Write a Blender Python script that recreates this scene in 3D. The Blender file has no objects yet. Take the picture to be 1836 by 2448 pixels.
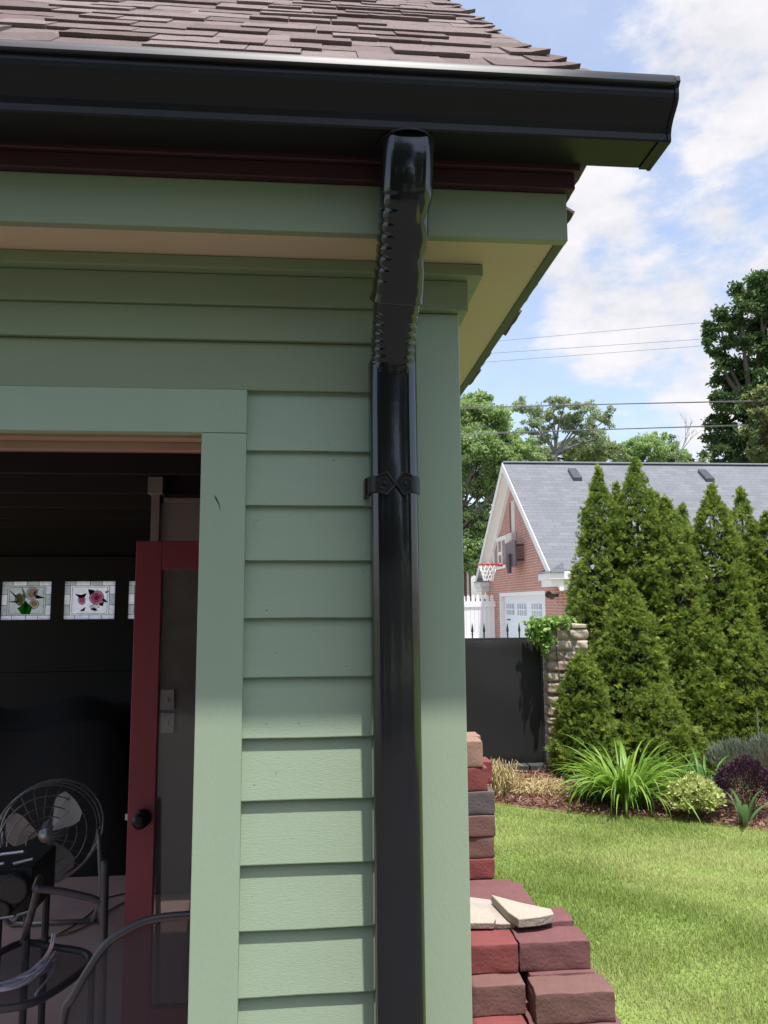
import bpy, bmesh, math, random
import numpy as np
from mathutils import Vector, Matrix
random.seed(11); RNG = np.random.default_rng(5)
S = bpy.context.scene; COL = S.collection
R = math.radians

# ------------------------------------------------------------------ camera
FPX, W0, H0 = 1800.0, 1836.0, 2448.0
pi_, ya_, ro_ = R(6.9), R(5.0), R(-0.42)
fwd = Vector((math.sin(ya_)*math.cos(pi_), math.cos(ya_)*math.cos(pi_), math.sin(pi_)))
rx0 = Vector((math.cos(ya_), -math.sin(ya_), 0)); up0 = rx0.cross(fwd)
rx = rx0*math.cos(ro_) + up0*math.sin(ro_); up = up0*math.cos(ro_) - rx0*math.sin(ro_)
CAM = Vector((0, 0, 1.75))
cd = bpy.data.cameras.new("camera"); cam = bpy.data.objects.new("camera", cd); COL.objects.link(cam)
cam.matrix_world = Matrix(((rx.x, up.x, -fwd.x, CAM.x), (rx.y, up.y, -fwd.y, CAM.y), (rx.z, up.z, -fwd.z, CAM.z), (0, 0, 0, 1)))
cd.sensor_fit = 'VERTICAL'; cd.sensor_height = 36; cd.lens = 36*FPX/H0
cd.clip_start = 0.05; cd.clip_end = 3000
S.camera = cam
S.render.resolution_x, S.render.resolution_y = 768, 1024
def ray(px, py): return fwd + rx*((px-918)/FPX) - up*((py-1224)/FPX)
def PY(px, py, y): r = ray(px, py); return CAM + r*(y/r.y)
def PZ(px, py, z=0.0): r = ray(px, py); return CAM + r*((z-CAM.z)/r.z)
def PX(px, py, x): r = ray(px, py); return CAM + r*(x/r.x)

# ------------------------------------------------------------------ light
sd = Vector((0.22, -1.0, 3.46)).normalized()
SUN_EL, SUN_AZ = math.asin(sd.z), math.atan2(sd.x, sd.y)
sl = bpy.data.lights.new("sun", 'SUN'); sl.energy = 3.1; sl.angle = R(0.9); sl.color = (1.0, 0.965, 0.91)
so = bpy.data.objects.new("sun", sl); COL.objects.link(so); so.rotation_euler = sd.to_track_quat('Z', 'Y').to_euler()
S.view_settings.view_transform = 'Standard'; S.view_settings.look = 'None'
S.view_settings.exposure = 0.95; S.view_settings.gamma = 1
wd = bpy.data.worlds.new("World"); S.world = wd; wd.use_nodes = True
nt = wd.node_tree; nt.nodes.clear()
def N(t, k, **kw):
    n = t.nodes.new(k)
    for a, b in kw.items(): setattr(n, a, b)
    return n
def mth(t, op, a, b=None, c=None):
    n = N(t, 'ShaderNodeMath', operation=op)
    for i, v in enumerate((a, b, c)):
        if v is None: continue
        if isinstance(v, (int, float)): n.inputs[i].default_value = v
        else: t.links.new(v, n.inputs[i])
    return n.outputs[0]
wo = N(nt, 'ShaderNodeOutputWorld'); bg = N(nt, 'ShaderNodeBackground'); bg.inputs[1].default_value = 0.145
sky = N(nt, 'ShaderNodeTexSky', sky_type='NISHITA'); sky.sun_disc = False
sky.sun_elevation = SUN_EL; sky.sun_rotation = SUN_AZ; sky.air_density = 1.0; sky.dust_density = 2.0; sky.ozone_density = 1.0
tc = N(nt, 'ShaderNodeTexCoord')
def wnoise(scale, detail, rough, off=(0, 0, 0)):
    m = N(nt, 'ShaderNodeMapping'); m.inputs['Location'].default_value = off; m.inputs['Scale'].default_value = (1, 1, 1.9)
    nt.links.new(tc.outputs['Generated'], m.inputs[0])
    n = N(nt, 'ShaderNodeTexNoise'); n.inputs['Scale'].default_value = scale; n.inputs['Detail'].default_value = detail; n.inputs['Roughness'].default_value = rough
    nt.links.new(m.outputs[0], n.inputs['Vector']); return n.outputs['Fac']
n1 = wnoise(7.0, 8, 0.62); n2 = wnoise(2.2, 5, 0.55, (3.1, 1.7, 0.4)); n3 = wnoise(22, 5, 0.6, (1, 5, 2))
# cumulus heaps standing at fixed places in the sky: (direction, angular radius)
heap = None
for (px, py, rad) in ((1400, 700, .075), (1520, 760, .10), (1640, 720, .075), (1440, 820, .05), (1760, 90, .11), (1640, 140, .06), (1830, 240, .09),
                      (1420, 500, .065), (1480, 540, .05), (1720, 520, .045), (1690, 360, .03), (1340, 620, .05), (1900, 800, .2),):
    d = ray(px, py).normalized()
    dn = N(nt, 'ShaderNodeVectorMath', operation='DISTANCE'); nt.links.new(tc.outputs['Generated'], dn.inputs[0]); dn.inputs[1].default_value = d
    v = mth(nt, 'SUBTRACT', 1.0, mth(nt, 'DIVIDE', dn.outputs['Value'], rad*1.2))
    heap = v if heap is None else mth(nt, 'SMOOTH_MAX', heap, v, 0.25)
# broken cloud over the rest of the sky
rest = mth(nt, 'MULTIPLY_ADD', n2, 2.6, -2.4)
dsum = mth(nt, 'SMOOTH_MAX', heap, rest, 0.2)
dsum = mth(nt, 'ADD', dsum, mth(nt, 'MULTIPLY_ADD', n1, 2.7, -1.62))
dsum = mth(nt, 'ADD', dsum, mth(nt, 'MULTIPLY_ADD', n3, 0.5, -0.25))
mr = N(nt, 'ShaderNodeMapRange', interpolation_type='SMOOTHSTEP'); mr.inputs[1].default_value = -0.22; mr.inputs[2].default_value = 0.50; mr.inputs[3].default_value = 0.26; mr.inputs[4].default_value = 0.97
nt.links.new(dsum, mr.inputs[0])
cr = N(nt, 'ShaderNodeValToRGB'); cr.color_ramp.elements[0].color = (2.75, 2.8, 3.0, 1); cr.color_ramp.elements[1].color = (3.55, 3.45, 3.55, 1)
cr.color_ramp.elements[0].position = 0.35; cr.color_ramp.elements[1].position = 0.62
nt.links.new(n1, cr.inputs[0])
mx = N(nt, 'ShaderNodeMix', data_type='RGBA'); nt.links.new(mr.outputs[0], mx.inputs['Factor'])
nt.links.new(sky.outputs[0], mx.inputs['A']); nt.links.new(cr.outputs[0], mx.inputs['B'])
nt.links.new(mx.outputs['Result'], bg.inputs[0]); nt.links.new(bg.outputs[0], wo.inputs[0])

# ------------------------------------------------------------------ materials
MATS = {}
def mat(name, col, rough=0.6, var=0.0, vscale=8.0, bump=0.0, bscale=60.0, spec=0.5, metal=0.0, stretch=(1, 1, 1), tone=None, transl=0.0, col2=None, coat=0.0, objrand=0.0, fine=0.0):
    """noise-varied paint or natural surface; tone = second colour reached through the face attribute 'tone'"""
    if name in MATS: return MATS[name]
    m = bpy.data.materials.new(name); m.use_nodes = True; t = m.node_tree; b = t.nodes['Principled BSDF']
    b.inputs['Roughness'].default_value = rough; b.inputs['Metallic'].default_value = metal
    b.inputs['Specular IOR Level'].default_value = spec; b.inputs['Coat Weight'].default_value = coat
    tcn = N(t, 'ShaderNodeTexCoord'); mp = N(t, 'ShaderNodeMapping'); mp.inputs['Scale'].default_value = stretch
    t.links.new(tcn.outputs['Object'], mp.inputs[0])
    rgb = N(t, 'ShaderNodeRGB'); rgb.outputs[0].default_value = (*col, 1); c = rgb.outputs[0]
    if tone is not None:
        at = N(t, 'ShaderNodeAttribute', attribute_name='tone'); x = N(t, 'ShaderNodeMix', data_type='RGBA')
        t.links.new(at.outputs['Fac'], x.inputs['Factor']); t.links.new(c, x.inputs['A']); x.inputs['B'].default_value = (*tone, 1); c = x.outputs['Result']
    def noisy(c, sc, amt, det=6):
        n = N(t, 'ShaderNodeTexNoise'); n.inputs['Scale'].default_value = sc; n.inputs['Detail'].default_value = det; n.inputs['Roughness'].default_value = .65
        t.links.new(mp.outputs[0], n.inputs['Vector'])
        if col2 is not None and det == 6:
            x = N(t, 'ShaderNodeMix', data_type='RGBA'); mrn = N(t, 'ShaderNodeMapRange'); mrn.inputs[1].default_value = .42; mrn.inputs[2].default_value = .68
            t.links.new(n.outputs['Fac'], mrn.inputs[0]); t.links.new(mrn.outputs[0], x.inputs['Factor']); t.links.new(c, x.inputs['A']); x.inputs['B'].default_value = (*col2, 1)
            return x.outputs['Result']
        h = N(t, 'ShaderNodeHueSaturation'); t.links.new(c, h.inputs['Color'])
        t.links.new(mth(t, 'MULTIPLY_ADD', n.outputs['Fac'], 2*amt, 1-amt), h.inputs['Value']); return h.outputs[0]
    if var > 0 or col2 is not None: c = noisy(c, vscale, var)
    if fine > 0: c = noisy(c, bscale, fine, 3)
    if objrand > 0:
        oi = N(t, 'ShaderNodeObjectInfo'); h = N(t, 'ShaderNodeHueSaturation'); t.links.new(c, h.inputs['Color'])
        t.links.new(mth(t, 'MULTIPLY_ADD', oi.outputs['Random'], 2*objrand, 1-objrand), h.inputs['Value']); c = h.outputs[0]
    t.links.new(c, b.inputs['Base Color'])
    if bump > 0:
        n = N(t, 'ShaderNodeTexNoise'); n.inputs['Scale'].default_value = bscale; n.inputs['Detail'].default_value = 5
        t.links.new(mp.outputs[0], n.inputs['Vector'])
        bm_ = N(t, 'ShaderNodeBump'); bm_.inputs['Strength'].default_value = bump; bm_.inputs['Distance'].default_value = 0.01
        t.links.new(n.outputs['Fac'], bm_.inputs['Height']); t.links.new(bm_.outputs[0], b.inputs['Normal'])
    if transl > 0:
        tr = N(t, 'ShaderNodeBsdfTranslucent'); t.links.new(c, tr.inputs['Color']); ms = N(t, 'ShaderNodeMixShader'); ms.inputs[0].default_value = transl
        t.links.new(b.outputs[0], ms.inputs[1]); t.links.new(tr.outputs[0], ms.inputs[2]); t.links.new(ms.outputs[0], t.nodes['Material Output'].inputs[0])
    MATS[name] = m; return m

def brickmat(name, c1, c2, mortar, bw, bh, ms=0.012, rough=.85, offset=.5, bump=.4, slope=None, var=.15, mbias=0.0):
    if name in MATS: return MATS[name]
    m = bpy.data.materials.new(name); m.use_nodes = True; t = m.node_tree; b = t.nodes['Principled BSDF']; b.inputs['Roughness'].default_value = rough
    b.inputs['Specular IOR Level'].default_value = .25
    tcn = N(t, 'ShaderNodeTexCoord'); sp = N(t, 'ShaderNodeSeparateXYZ'); t.links.new(tcn.outputs['Object'], sp.inputs[0])
    cb = N(t, 'ShaderNodeCombineXYZ')
    if slope is None:
        t.links.new(mth(t, 'ADD', sp.outputs[0], sp.outputs[1]), cb.inputs[0]); t.links.new(sp.outputs[2], cb.inputs[1])
    else:
        t.links.new(sp.outputs[0], cb.inputs[0]); t.links.new(mth(t, 'MULTIPLY', sp.outputs[2], slope), cb.inputs[1])
    br = N(t, 'ShaderNodeTexBrick'); br.offset = offset; t.links.new(cb.outputs[0], br.inputs['Vector'])
    br.inputs['Color1'].default_value = (*c1, 1); br.inputs['Color2'].default_value = (*c2, 1); br.inputs['Mortar'].default_value = (*mortar, 1)
    br.inputs['Scale'].default_value = 1; br.inputs['Brick Width'].default_value = bw; br.inputs['Row Height'].default_value = bh; br.inputs['Mortar Size'].default_value = ms; br.inputs['Bias'].default_value = mbias
    n = N(t, 'ShaderNodeTexNoise'); n.inputs['Scale'].default_value = 3.0; n.inputs['Detail'].default_value = 8; n.inputs['Roughness'].default_value = .7; t.links.new(tcn.outputs['Object'], n.inputs['Vector'])
    h = N(t, 'ShaderNodeHueSaturation'); t.links.new(br.outputs['Color'], h.inputs['Color']); t.links.new(mth(t, 'MULTIPLY_ADD', n.outputs['Fac'], 2*var*1.6, 1-var*1.6), h.inputs['Value'])
    t.links.new(h.outputs[0], b.inputs['Base Color'])
    bp = N(t, 'ShaderNodeBump'); bp.inputs['Strength'].default_value = bump; bp.inputs['Distance'].default_value = .01; bp.invert = True
    t.links.new(br.outputs['Fac'], bp.inputs['Height']); t.links.new(bp.outputs[0], b.inputs['Normal'])
    MATS[name] = m; return m

def glassmat(name, tint=(1, 1, 1), gloss=0.12):
    if name in MATS: return MATS[name]
    m = bpy.data.materials.new(name); m.use_nodes = True; t = m.node_tree; t.nodes.remove(t.nodes['Principled BSDF'])
    tr = N(t, 'ShaderNodeBsdfTransparent'); tr.inputs[0].default_value = (*tint, 1); g = N(t, 'ShaderNodeBsdfGlossy'); g.inputs['Roughness'].default_value = .03
    fr = N(t, 'ShaderNodeFresnel'); fr.inputs[0].default_value = 1.5; ms = N(t, 'ShaderNodeMixShader')
    t.links.new(mth(t, 'ADD', fr.outputs[0], gloss), ms.inputs[0]); t.links.new(tr.outputs[0], ms.inputs[1]); t.links.new(g.outputs[0], ms.inputs[2]); t.links.new(ms.outputs[0], t.nodes['Material Output'].inputs[0])
    MATS[name] = m; return m

def stainmat(name, col, var=.2):
    """coloured leaded glass: lets the daylight behind it through, scattered"""
    if name in MATS: return MATS[name]
    m = bpy.data.materials.new(name); m.use_nodes = True; t = m.node_tree; b = t.nodes['Principled BSDF']; b.inputs['Roughness'].default_value = .15
    n = N(t, 'ShaderNodeTexNoise'); n.inputs['Scale'].default_value = 26; n.inputs['Detail'].default_value = 4; tcn = N(t, 'ShaderNodeTexCoord'); t.links.new(tcn.outputs['Object'], n.inputs['Vector'])
    h = N(t, 'ShaderNodeHueSaturation'); h.inputs['Color'].default_value = (*col, 1); t.links.new(mth(t, 'MULTIPLY_ADD', n.outputs['Fac'], 2*var, 1-var), h.inputs['Value'])
    tr = N(t, 'ShaderNodeBsdfTranslucent'); t.links.new(h.outputs[0], tr.inputs[0]); b.inputs['Base Color'].default_value = (.04, .04, .04, 1)
    ms = N(t, 'ShaderNodeMixShader'); ms.inputs[0].default_value = .93; t.links.new(b.outputs[0], ms.inputs[1]); t.links.new(tr.outputs[0], ms.inputs[2]); t.links.new(ms.outputs[0], t.nodes['Material Output'].inputs[0])
    MATS[name] = m; return m

# ------------------------------------------------------------------ mesh helpers
ROOTLOC = {}
class MB:
    def __init__(s): s.v = []; s.f = []; s.m = []; s.t = []
    def add(s, vs, fs, m=0, t=0.0):
        o = len(s.v); s.v += [tuple(v) for v in vs]
        for f in fs: s.f.append(tuple(i+o for i in f)); s.m.append(m); s.t.append(t)
        return s
    def box(s, x0, x1, y0, y1, z0, z1, m=0, t=0.0):
        return s.add([(x0, y0, z0), (x1, y0, z0), (x1, y1, z0), (x0, y1, z0), (x0, y0, z1), (x1, y0, z1), (x1, y1, z1), (x0, y1, z1)],
                     [(0, 3, 2, 1), (4, 5, 6, 7), (0, 1, 5, 4), (1, 2, 6, 5), (2, 3, 7, 6), (3, 0, 4, 7)], m, t)
    def hexa(s, p, m=0, t=0.0):   # eight corners, bottom ring then top ring
        return s.add(p, [(0, 3, 2, 1), (4, 5, 6, 7), (0, 1, 5, 4), (1, 2, 6, 5), (2, 3, 7, 6), (3, 0, 4, 7)], m, t)
    def prism(s, poly, axis, a, b, m=0, t=0.0):
        n = len(poly)
        def P(u, w, q): return {'x': (q, u, w), 'y': (u, q, w), 'z': (u, w, q)}[axis]
        vs = [P(u, w, a) for u, w in poly] + [P(u, w, b) for u, w in poly]
        return s.add(vs, [tuple(range(n))[::-1], tuple(range(n, 2*n))] + [(i, (i+1) % n, n+(i+1) % n, n+i) for i in range(n)], m, t)
    def tube(s, pts, r, n=8, m=0, t=0.0, cap=True):
        pts = [Vector(p) for p in pts]; rs = r if isinstance(r, (list, tuple)) else [r]*len(pts)
        ref = None; rings = []
        for i, p in enumerate(pts):
            d = (pts[min(i+1, len(pts)-1)] - pts[max(i-1, 0)]).normalized()
            if ref is None: ref = d.orthogonal().normalized()
            ref = (ref - d*ref.dot(d)).normalized(); q = d.cross(ref)
            rings.append([p + (ref*math.cos(2*math.pi*k/n) + q*math.sin(2*math.pi*k/n))*rs[i] for k in range(n)])
        vs = [v for g in rings for v in g]; fs = []
        for i in range(len(pts)-1):
            for k in range(n): fs.append((i*n+k, i*n+(k+1) % n, (i+1)*n+(k+1) % n, (i+1)*n+k))
        if cap: fs.append(tuple(range(n))[::-1]); fs.append(tuple((len(pts)-1)*n+k for k in range(n)))
        return s.add(vs, fs, m, t)
    def lathe(s, prof, c, axis='z', n=20, m=0, t=0.0):
        vs = []
        for r, h in prof:
            for k in range(n):
                a = 2*math.pi*k/n; u, w = r*math.cos(a), r*math.sin(a)
                vs.append({'z': (c[0]+u, c[1]+w, c[2]+h), 'y': (c[0]+u, c[1]+h, c[2]+w), 'x': (c[0]+h, c[1]+u, c[2]+w)}[axis])
        fs = [(i*n+k, i*n+(k+1) % n, (i+1)*n+(k+1) % n, (i+1)*n+k) for i in range(len(prof)-1) for k in range(n)]
        fs += [tuple(range(n))[::-1], tuple((len(prof)-1)*n+k for k in range(n))]
        return s.add(vs, fs, m, t)
    def build(s, name, mats, parent=None, bevel=0.0, smooth=False, seg=2, loc=None, rot=None):
        me = bpy.data.meshes.new(name); base = Vector(ROOTLOC.get(parent.name, (0, 0, 0))) if parent else Vector(loc or (0, 0, 0))
        if loc is not None and parent is None: base = Vector((0, 0, 0))
        bm = bmesh.new(); bv = [bm.verts.new(Vector(v)-base) for v in s.v]; lay = bm.faces.layers.float.new('tone')
        for f, mi, t in zip(s.f, s.m, s.t):
            try: fc = bm.faces.new([bv[i] for i in f])
            except ValueError: continue
            fc.material_index = mi; fc[lay] = t; fc.smooth = smooth
        bmesh.ops.recalc_face_normals(bm, faces=bm.faces)
        if bevel > 0:
            es = [e for e in bm.edges if len(e.link_faces) == 2 and e.calc_face_angle(0) > R(28)]
            bmesh.ops.bevel(bm, geom=es, offset=bevel, segments=seg, affect='EDGES', profile=.5, clamp_overlap=True)
        bm.to_mesh(me); bm.free()
        for m in (mats if isinstance(mats, (list, tuple)) else [mats]): me.materials.append(m)
        o = bpy.data.objects.new(name, me); COL.objects.link(o)
        if parent: o.parent = parent; ROOTLOC[o.name] = base
        elif loc is not None:
            o.location = loc
            if rot: o.rotation_euler = rot
        if parent is None: ROOTLOC[o.name] = tuple(o.location)
        return o
def npmesh(name, V, F, mats, parent=None, tone=None, smooth=False, mi=None):
    V = np.asarray(V, dtype=np.float32); F = np.asarray(F, dtype=np.int32)
    if parent: V = V - np.array(ROOTLOC.get(parent.name, (0, 0, 0)), dtype=np.float32)
    me = bpy.data.meshes.new(name); k = F.shape[1]
    me.vertices.add(len(V)); me.vertices.foreach_set('co', V.ravel())
    me.loops.add(F.size); me.loops.foreach_set('vertex_index', F.ravel())
    me.polygons.add(len(F)); me.polygons.foreach_set('loop_start', np.arange(0, F.size, k, dtype=np.int32))
    if mi is not None: me.polygons.foreach_set('material_index', np.asarray(mi, dtype=np.int32))
    me.update(calc_edges=True)
    if tone is not None:
        a = me.attributes.new('tone', 'FLOAT', 'FACE'); a.data.foreach_set('value', np.asarray(tone, dtype=np.float32))
    if smooth: me.polygons.foreach_set('use_smooth', np.ones(len(F), dtype=bool))
    for m in (mats if isinstance(mats, (list, tuple)) else [mats]): me.materials.append(m)
    o = bpy.data.objects.new(name, me); COL.objects.link(o)
    if parent: o.parent = parent; ROOTLOC[o.name] = ROOTLOC.get(parent.name, (0, 0, 0))
    return o
def tag(o, label=None, cat=None, group=None, kind=None):
    if label: o['label'] = label
    if cat: o['category'] = cat
    if group: o['group'] = group
    if kind: o['kind'] = kind
    return o
def thing(name, label, cat, loc=(0, 0, 0), group=None):
    o = bpy.data.objects.new(name, None); COL.objects.link(o); o.location = loc; o.empty_display_size = .1
    ROOTLOC[o.name] = tuple(loc); return tag(o, label, cat, group)
def rnd(a, b): return random.uniform(a, b)

# ------------------------------------------------------------------ ground
PATCH = dict(lawn=mat('lawn_turf', (.18, .27, .06), .9, .2, 1.3, .4, 90, .2, col2=(.25, .33, .10)))
def sheet(name, poly, z, m):
    b = MB(); b.add([(x, y, z) for x, y in poly], [tuple(range(len(poly)))]); o = b.build(name, m); return tag(o, kind='structure')
g = sheet('ground', [(-600, -600), (600, -600), (600, 900), (-600, 900)], -0.03, mat('ground_earth', (.13, .15, .07), .95, .3, .05, col2=(.10, .14, .05)))
sheet('patio', [(-9, -14), (7, -14), (7, 1.0), (0.75, 1.43), (-9, 1.43)], -0.012, mat('patio_paving', (.068, .066, .062), .85, .12, 2.0, .2, 40, .3))
e1, e2, e3, e4 = [(p.x, p.y) for p in (PZ(1183, 1917), PZ(1460, 1948), PZ(1605, 1955), PZ(1836, 1981))]
sheet('lawn', [(0.75, 1.435), (7.005, 1.0), (7.005, -14), (30, -14), (30, 5.2), (7, 5.0), e4, e3, e2, e1, (1.0, 7.35), (0.75, 7.4)], -0.014, PATCH['lawn'])
BEDZ = 0.0
sheet('flower_bed', [(0.5, 7.45), (1.0, 7.3), (e1[0], e1[1]-.05), (e2[0], e2[1]-.05), (e3[0], e3[1]-.05), (e4[0], e4[1]-.05), (7, 4.95), (30, 5.15), (30, 10.5), (0.5, 10.5)], BEDZ-.006,
      mat('bark_mulch', (.16, .075, .05), .95, .35, 9, .9, 60, .2, col2=(.26, .15, .10)))
sheet('driveway', [(-6, 11), (5.6, 11), (5.6, 60), (-6, 60)], -0.01, mat('drive_concrete', (.42, .40, .37), .9, .12, .8))

# ------------------------------------------------------------------ the green garage
D = 1.45; XC = .281; XL = -4.9; YB = 8.2
GREEN = mat('green_paint', (.36, .445, .318), .42, .05, 5, .10, 120, .4, stretch=(1, 1, 5), fine=.03)
GREEN2 = mat('green_trim_paint', (.375, .462, .33), .40, .04, 4, .06, 90, .4, stretch=(4, 1, 1))
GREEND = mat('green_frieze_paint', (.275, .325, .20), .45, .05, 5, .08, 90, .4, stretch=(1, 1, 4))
YEL = mat('cream_soffit_paint', (.66, .50, .35), .5, .06, 3, .05, 60, .35)
MAR = mat('maroon_paint', (.062, .024, .028), .45, .12, 5, .08, 60, .35)
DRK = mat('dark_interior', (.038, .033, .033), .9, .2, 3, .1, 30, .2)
garage = thing('garden_garage', 'green clapboard garage in the foreground with open doorway, black gutter and brown shingled roof', 'garage', (XC, D, 0))
# lap siding
zs = [2.164, 2.046, 1.939, 1.832, 1.724, 1.614, 1.503, 1.391, 1.279, 1.166, 1.054]
while zs[-1] > .2: zs.append(zs[-1]-.112)
def lap(mb, u0, u1, mapf, zl, y0):
    for i in range(len(zl)-1):
        zt, zb = zl[i], zl[i+1]; n = max(2, int((u1-u0)/.09)); ph = rnd(0, 9)
        vs = []
        for k in range(n+1):
            u = u0+(u1-u0)*k/n; w = .0006*math.sin(u*9+ph)+.0005*math.sin(u*23+ph*2)
            for (o_, z) in ((.0112, zb+w), (.0114, zb+.0015+w), (.0012, zt+.009), (-.010, zt+.009), (.0035, zb+.0065+w)):
                vs.append(mapf(u, y0-o_, z))
        fs = []
        for k in range(n):
            for j in range(5): a = k*5+j; c = k*5+(j+1) % 5; fs.append((a, c, c+5, a+5))
        fs += [tuple(range(5)), tuple(n*5+j for j in range(4, -1, -1))]
        mb.add(vs, fs)
sid = MB(); lap(sid, -.140, .194, lambda u, y, z: (u, y, z), zs, D+.012)
for i in range(len(zs)-1):
    for u in (-.115+rnd(-.01, .02), rnd(-.09, .09), rnd(-.09, .09)):
        if random.random() < .3: continue
        z = zs[i+1]+rnd(.008, .09); f_ = (z-zs[i+1])/.115; yq = D+.012-(.0114-.0102*f_)-.0004; w, h_ = rnd(.0012, .0034), rnd(.0006, .0015); sk = rnd(-.002, .002)
        sid.add([(u-w, yq, z), (u, yq, z-h_+sk*.3), (u+w, yq, z+sk), (u, yq, z+h_)], [(0, 1, 2, 3)], 1)
sid.build('siding', [GREEN, mat('nail_dent', (.16, .20, .14), .6)], garage)
sid = MB(); lap(sid, XL, -4.56, lambda u, y, z: (u, y, z), zs, D+.012)
sid.build('siding', GREEN, garage); sid = MB(); lap(sid, D+.09, YB, lambda u, y, z: (XC-(y-D), u, z), [2.36, 2.27]+zs, D+.012)   # the side facing the lawn
sid.build('siding', GREEN, garage)
ins = MB()   # sheathing and interior walls
ins.box(-.205, XC-.025, D+.0305, D+.11, 0, 2.6); ins.box(XL+.02, -4.55, D+.0305, D+.11, 0, 2.6); ins.box(-4.55, -.205, D+.0305, D+.11, 2.09, 2.6)  # doorway widened beyond view, added to let more daylight in
ins.box(XC-.11, XC-.026, D+.1105, YB, 0, 2.6); ins.box(XL+.02, XL+.1, D+.1105, 1.8, 0, 2.6); ins.box(XL+.02, XL+.1, 7.6, YB, 0, 2.6); ins.box(XL+.02, XL+.1, 1.8, 7.6, 2.35, 2.6)  # unseen opening in the left wall, added to light the interior
# back wall around the overhead door
GX0, GX1, GZ1 = -3.45, -.95, 2.15
ins.box(XL+.1, GX0, YB-.1, YB, 0, 2.6); ins.box(GX1, XC-.11, YB-.1, YB, 0, 2.6); ins.box(GX0, GX1, YB-.1, YB, GZ1, 2.6)
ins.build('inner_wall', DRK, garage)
cl = MB(); cl.box(-2.5, XC-.03, D+.02, YB, 2.60, 2.63); cl.box(XL, -2.5, D+.02, 2.0, 2.60, 2.63); cl.box(XL, -2.5, 4.55, YB, 2.60, 2.63); cl.box(XL, -4.7, 2.0, 4.55, 2.60, 2.63)  # ceiling left open out of view, an added gap to light the floor
for k in range(9): cl.box(-2.45 if 2.0 < D+.5+k*.75 < 4.55 else XL+.1, XC-.12, D+.5+k*.75, D+.54+k*.75, 2.47, 2.598)
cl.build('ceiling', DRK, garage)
fl = MB(); fl.box(XL+.1, XC-.11, D-.0, YB-.1, -.01, .012); fl.build('floor', mat('stained_concrete', (.70, .46, .40), .5, .2, 2.5, .1, 30, .4, col2=(.56, .38, .34)), garage)
# trim boards
tr = MB(); tr.box(XC-.089, XC, D-.004, D+.03, .05, 2.329); tr.box(XC-.035, XC-.002, D+.0305, D+.09, .05, 2.36); tr.build('corner_board', GREEN2, garage, .0018)
fz = MB()
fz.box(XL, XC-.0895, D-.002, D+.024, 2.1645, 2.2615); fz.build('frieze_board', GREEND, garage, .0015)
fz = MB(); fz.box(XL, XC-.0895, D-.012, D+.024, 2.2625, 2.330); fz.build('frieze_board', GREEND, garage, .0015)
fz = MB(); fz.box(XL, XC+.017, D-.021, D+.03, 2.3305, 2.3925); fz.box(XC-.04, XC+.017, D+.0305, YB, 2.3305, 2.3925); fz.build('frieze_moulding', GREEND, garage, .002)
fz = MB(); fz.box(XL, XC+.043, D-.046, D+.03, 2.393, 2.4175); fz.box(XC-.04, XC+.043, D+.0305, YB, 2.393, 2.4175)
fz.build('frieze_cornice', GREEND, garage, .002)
YF, XF, ZS = D-.160, XC+.178, 2.418
sf = MB(); sf.box(XL, XF-.02, YF+.02, D+.03, ZS, ZS+.012); sf.box(XC-.04, XF-.02, D+.0305, YB+.1, ZS, ZS+.012); sf.build('soffit', YEL, garage)
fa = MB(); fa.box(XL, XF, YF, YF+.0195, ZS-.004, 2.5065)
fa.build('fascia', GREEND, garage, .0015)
fa = MB(); fa.box(XF-.020, XF, YF+.0198, YB+.1, ZS-.003, 2.512); fa.build('fascia', mat('darker_green_paint', (.135, .15, .10), .7, .3, 14, .2, 60, .25, stretch=(1, .3, 1)), garage, .0015)  # side fascia in a darker, more mottled green than the front
md = MB(); md.box(XL, XF+.012, YF-.016, YF+.02, 2.507, 2.537); md.box(XL, XF+.02, YF-.026, YF+.02, 2.5375, 2.665)
md.box(XF-.02, XF+.016, YF+.021, YB+.1, 2.5125, 2.56); md.build('eave_moulding', MAR, garage, .002)
# roof: shingled slope facing the patio, gable rake at the right
C45 = math.sqrt(.5)
def tab(mb, O, U, V, Nn, u0, u1, v0, v1, th, t, j=0.0):
    P = lambda u, v, n: Vector(O)+Vector(U)*u+Vector(V)*v+Vector(Nn)*n
    k = max(2, int((u1-u0)/.03)); top = []; bot = []; vs = []; ph = rnd(0, 6)
    for i in range(k+1):
        u = u0+(u1-u0)*i/k; w = rnd(-.0022, .0022); lift = rnd(0, .0012)+j*max(0, (i/k-.35))**2
        vs += [P(u, v0+w, th+lift), P(u, v1, .0035), P(u, v1, 0), P(u, v0+w+.001, .0005+lift)]
    fs = []
    for i in range(k):
        for q in range(4): a = 4*i+q; c = 4*i+(q+1) % 4; fs.append((a, c, c+4, a+4))
    fs += [(0, 1, 2, 3), (4*k+3, 4*k+2, 4*k+1, 4*k)]
    mb.add(vs, fs, 0, t)
rf = MB(); ro = (0, 1.195, 2.662)
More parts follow.
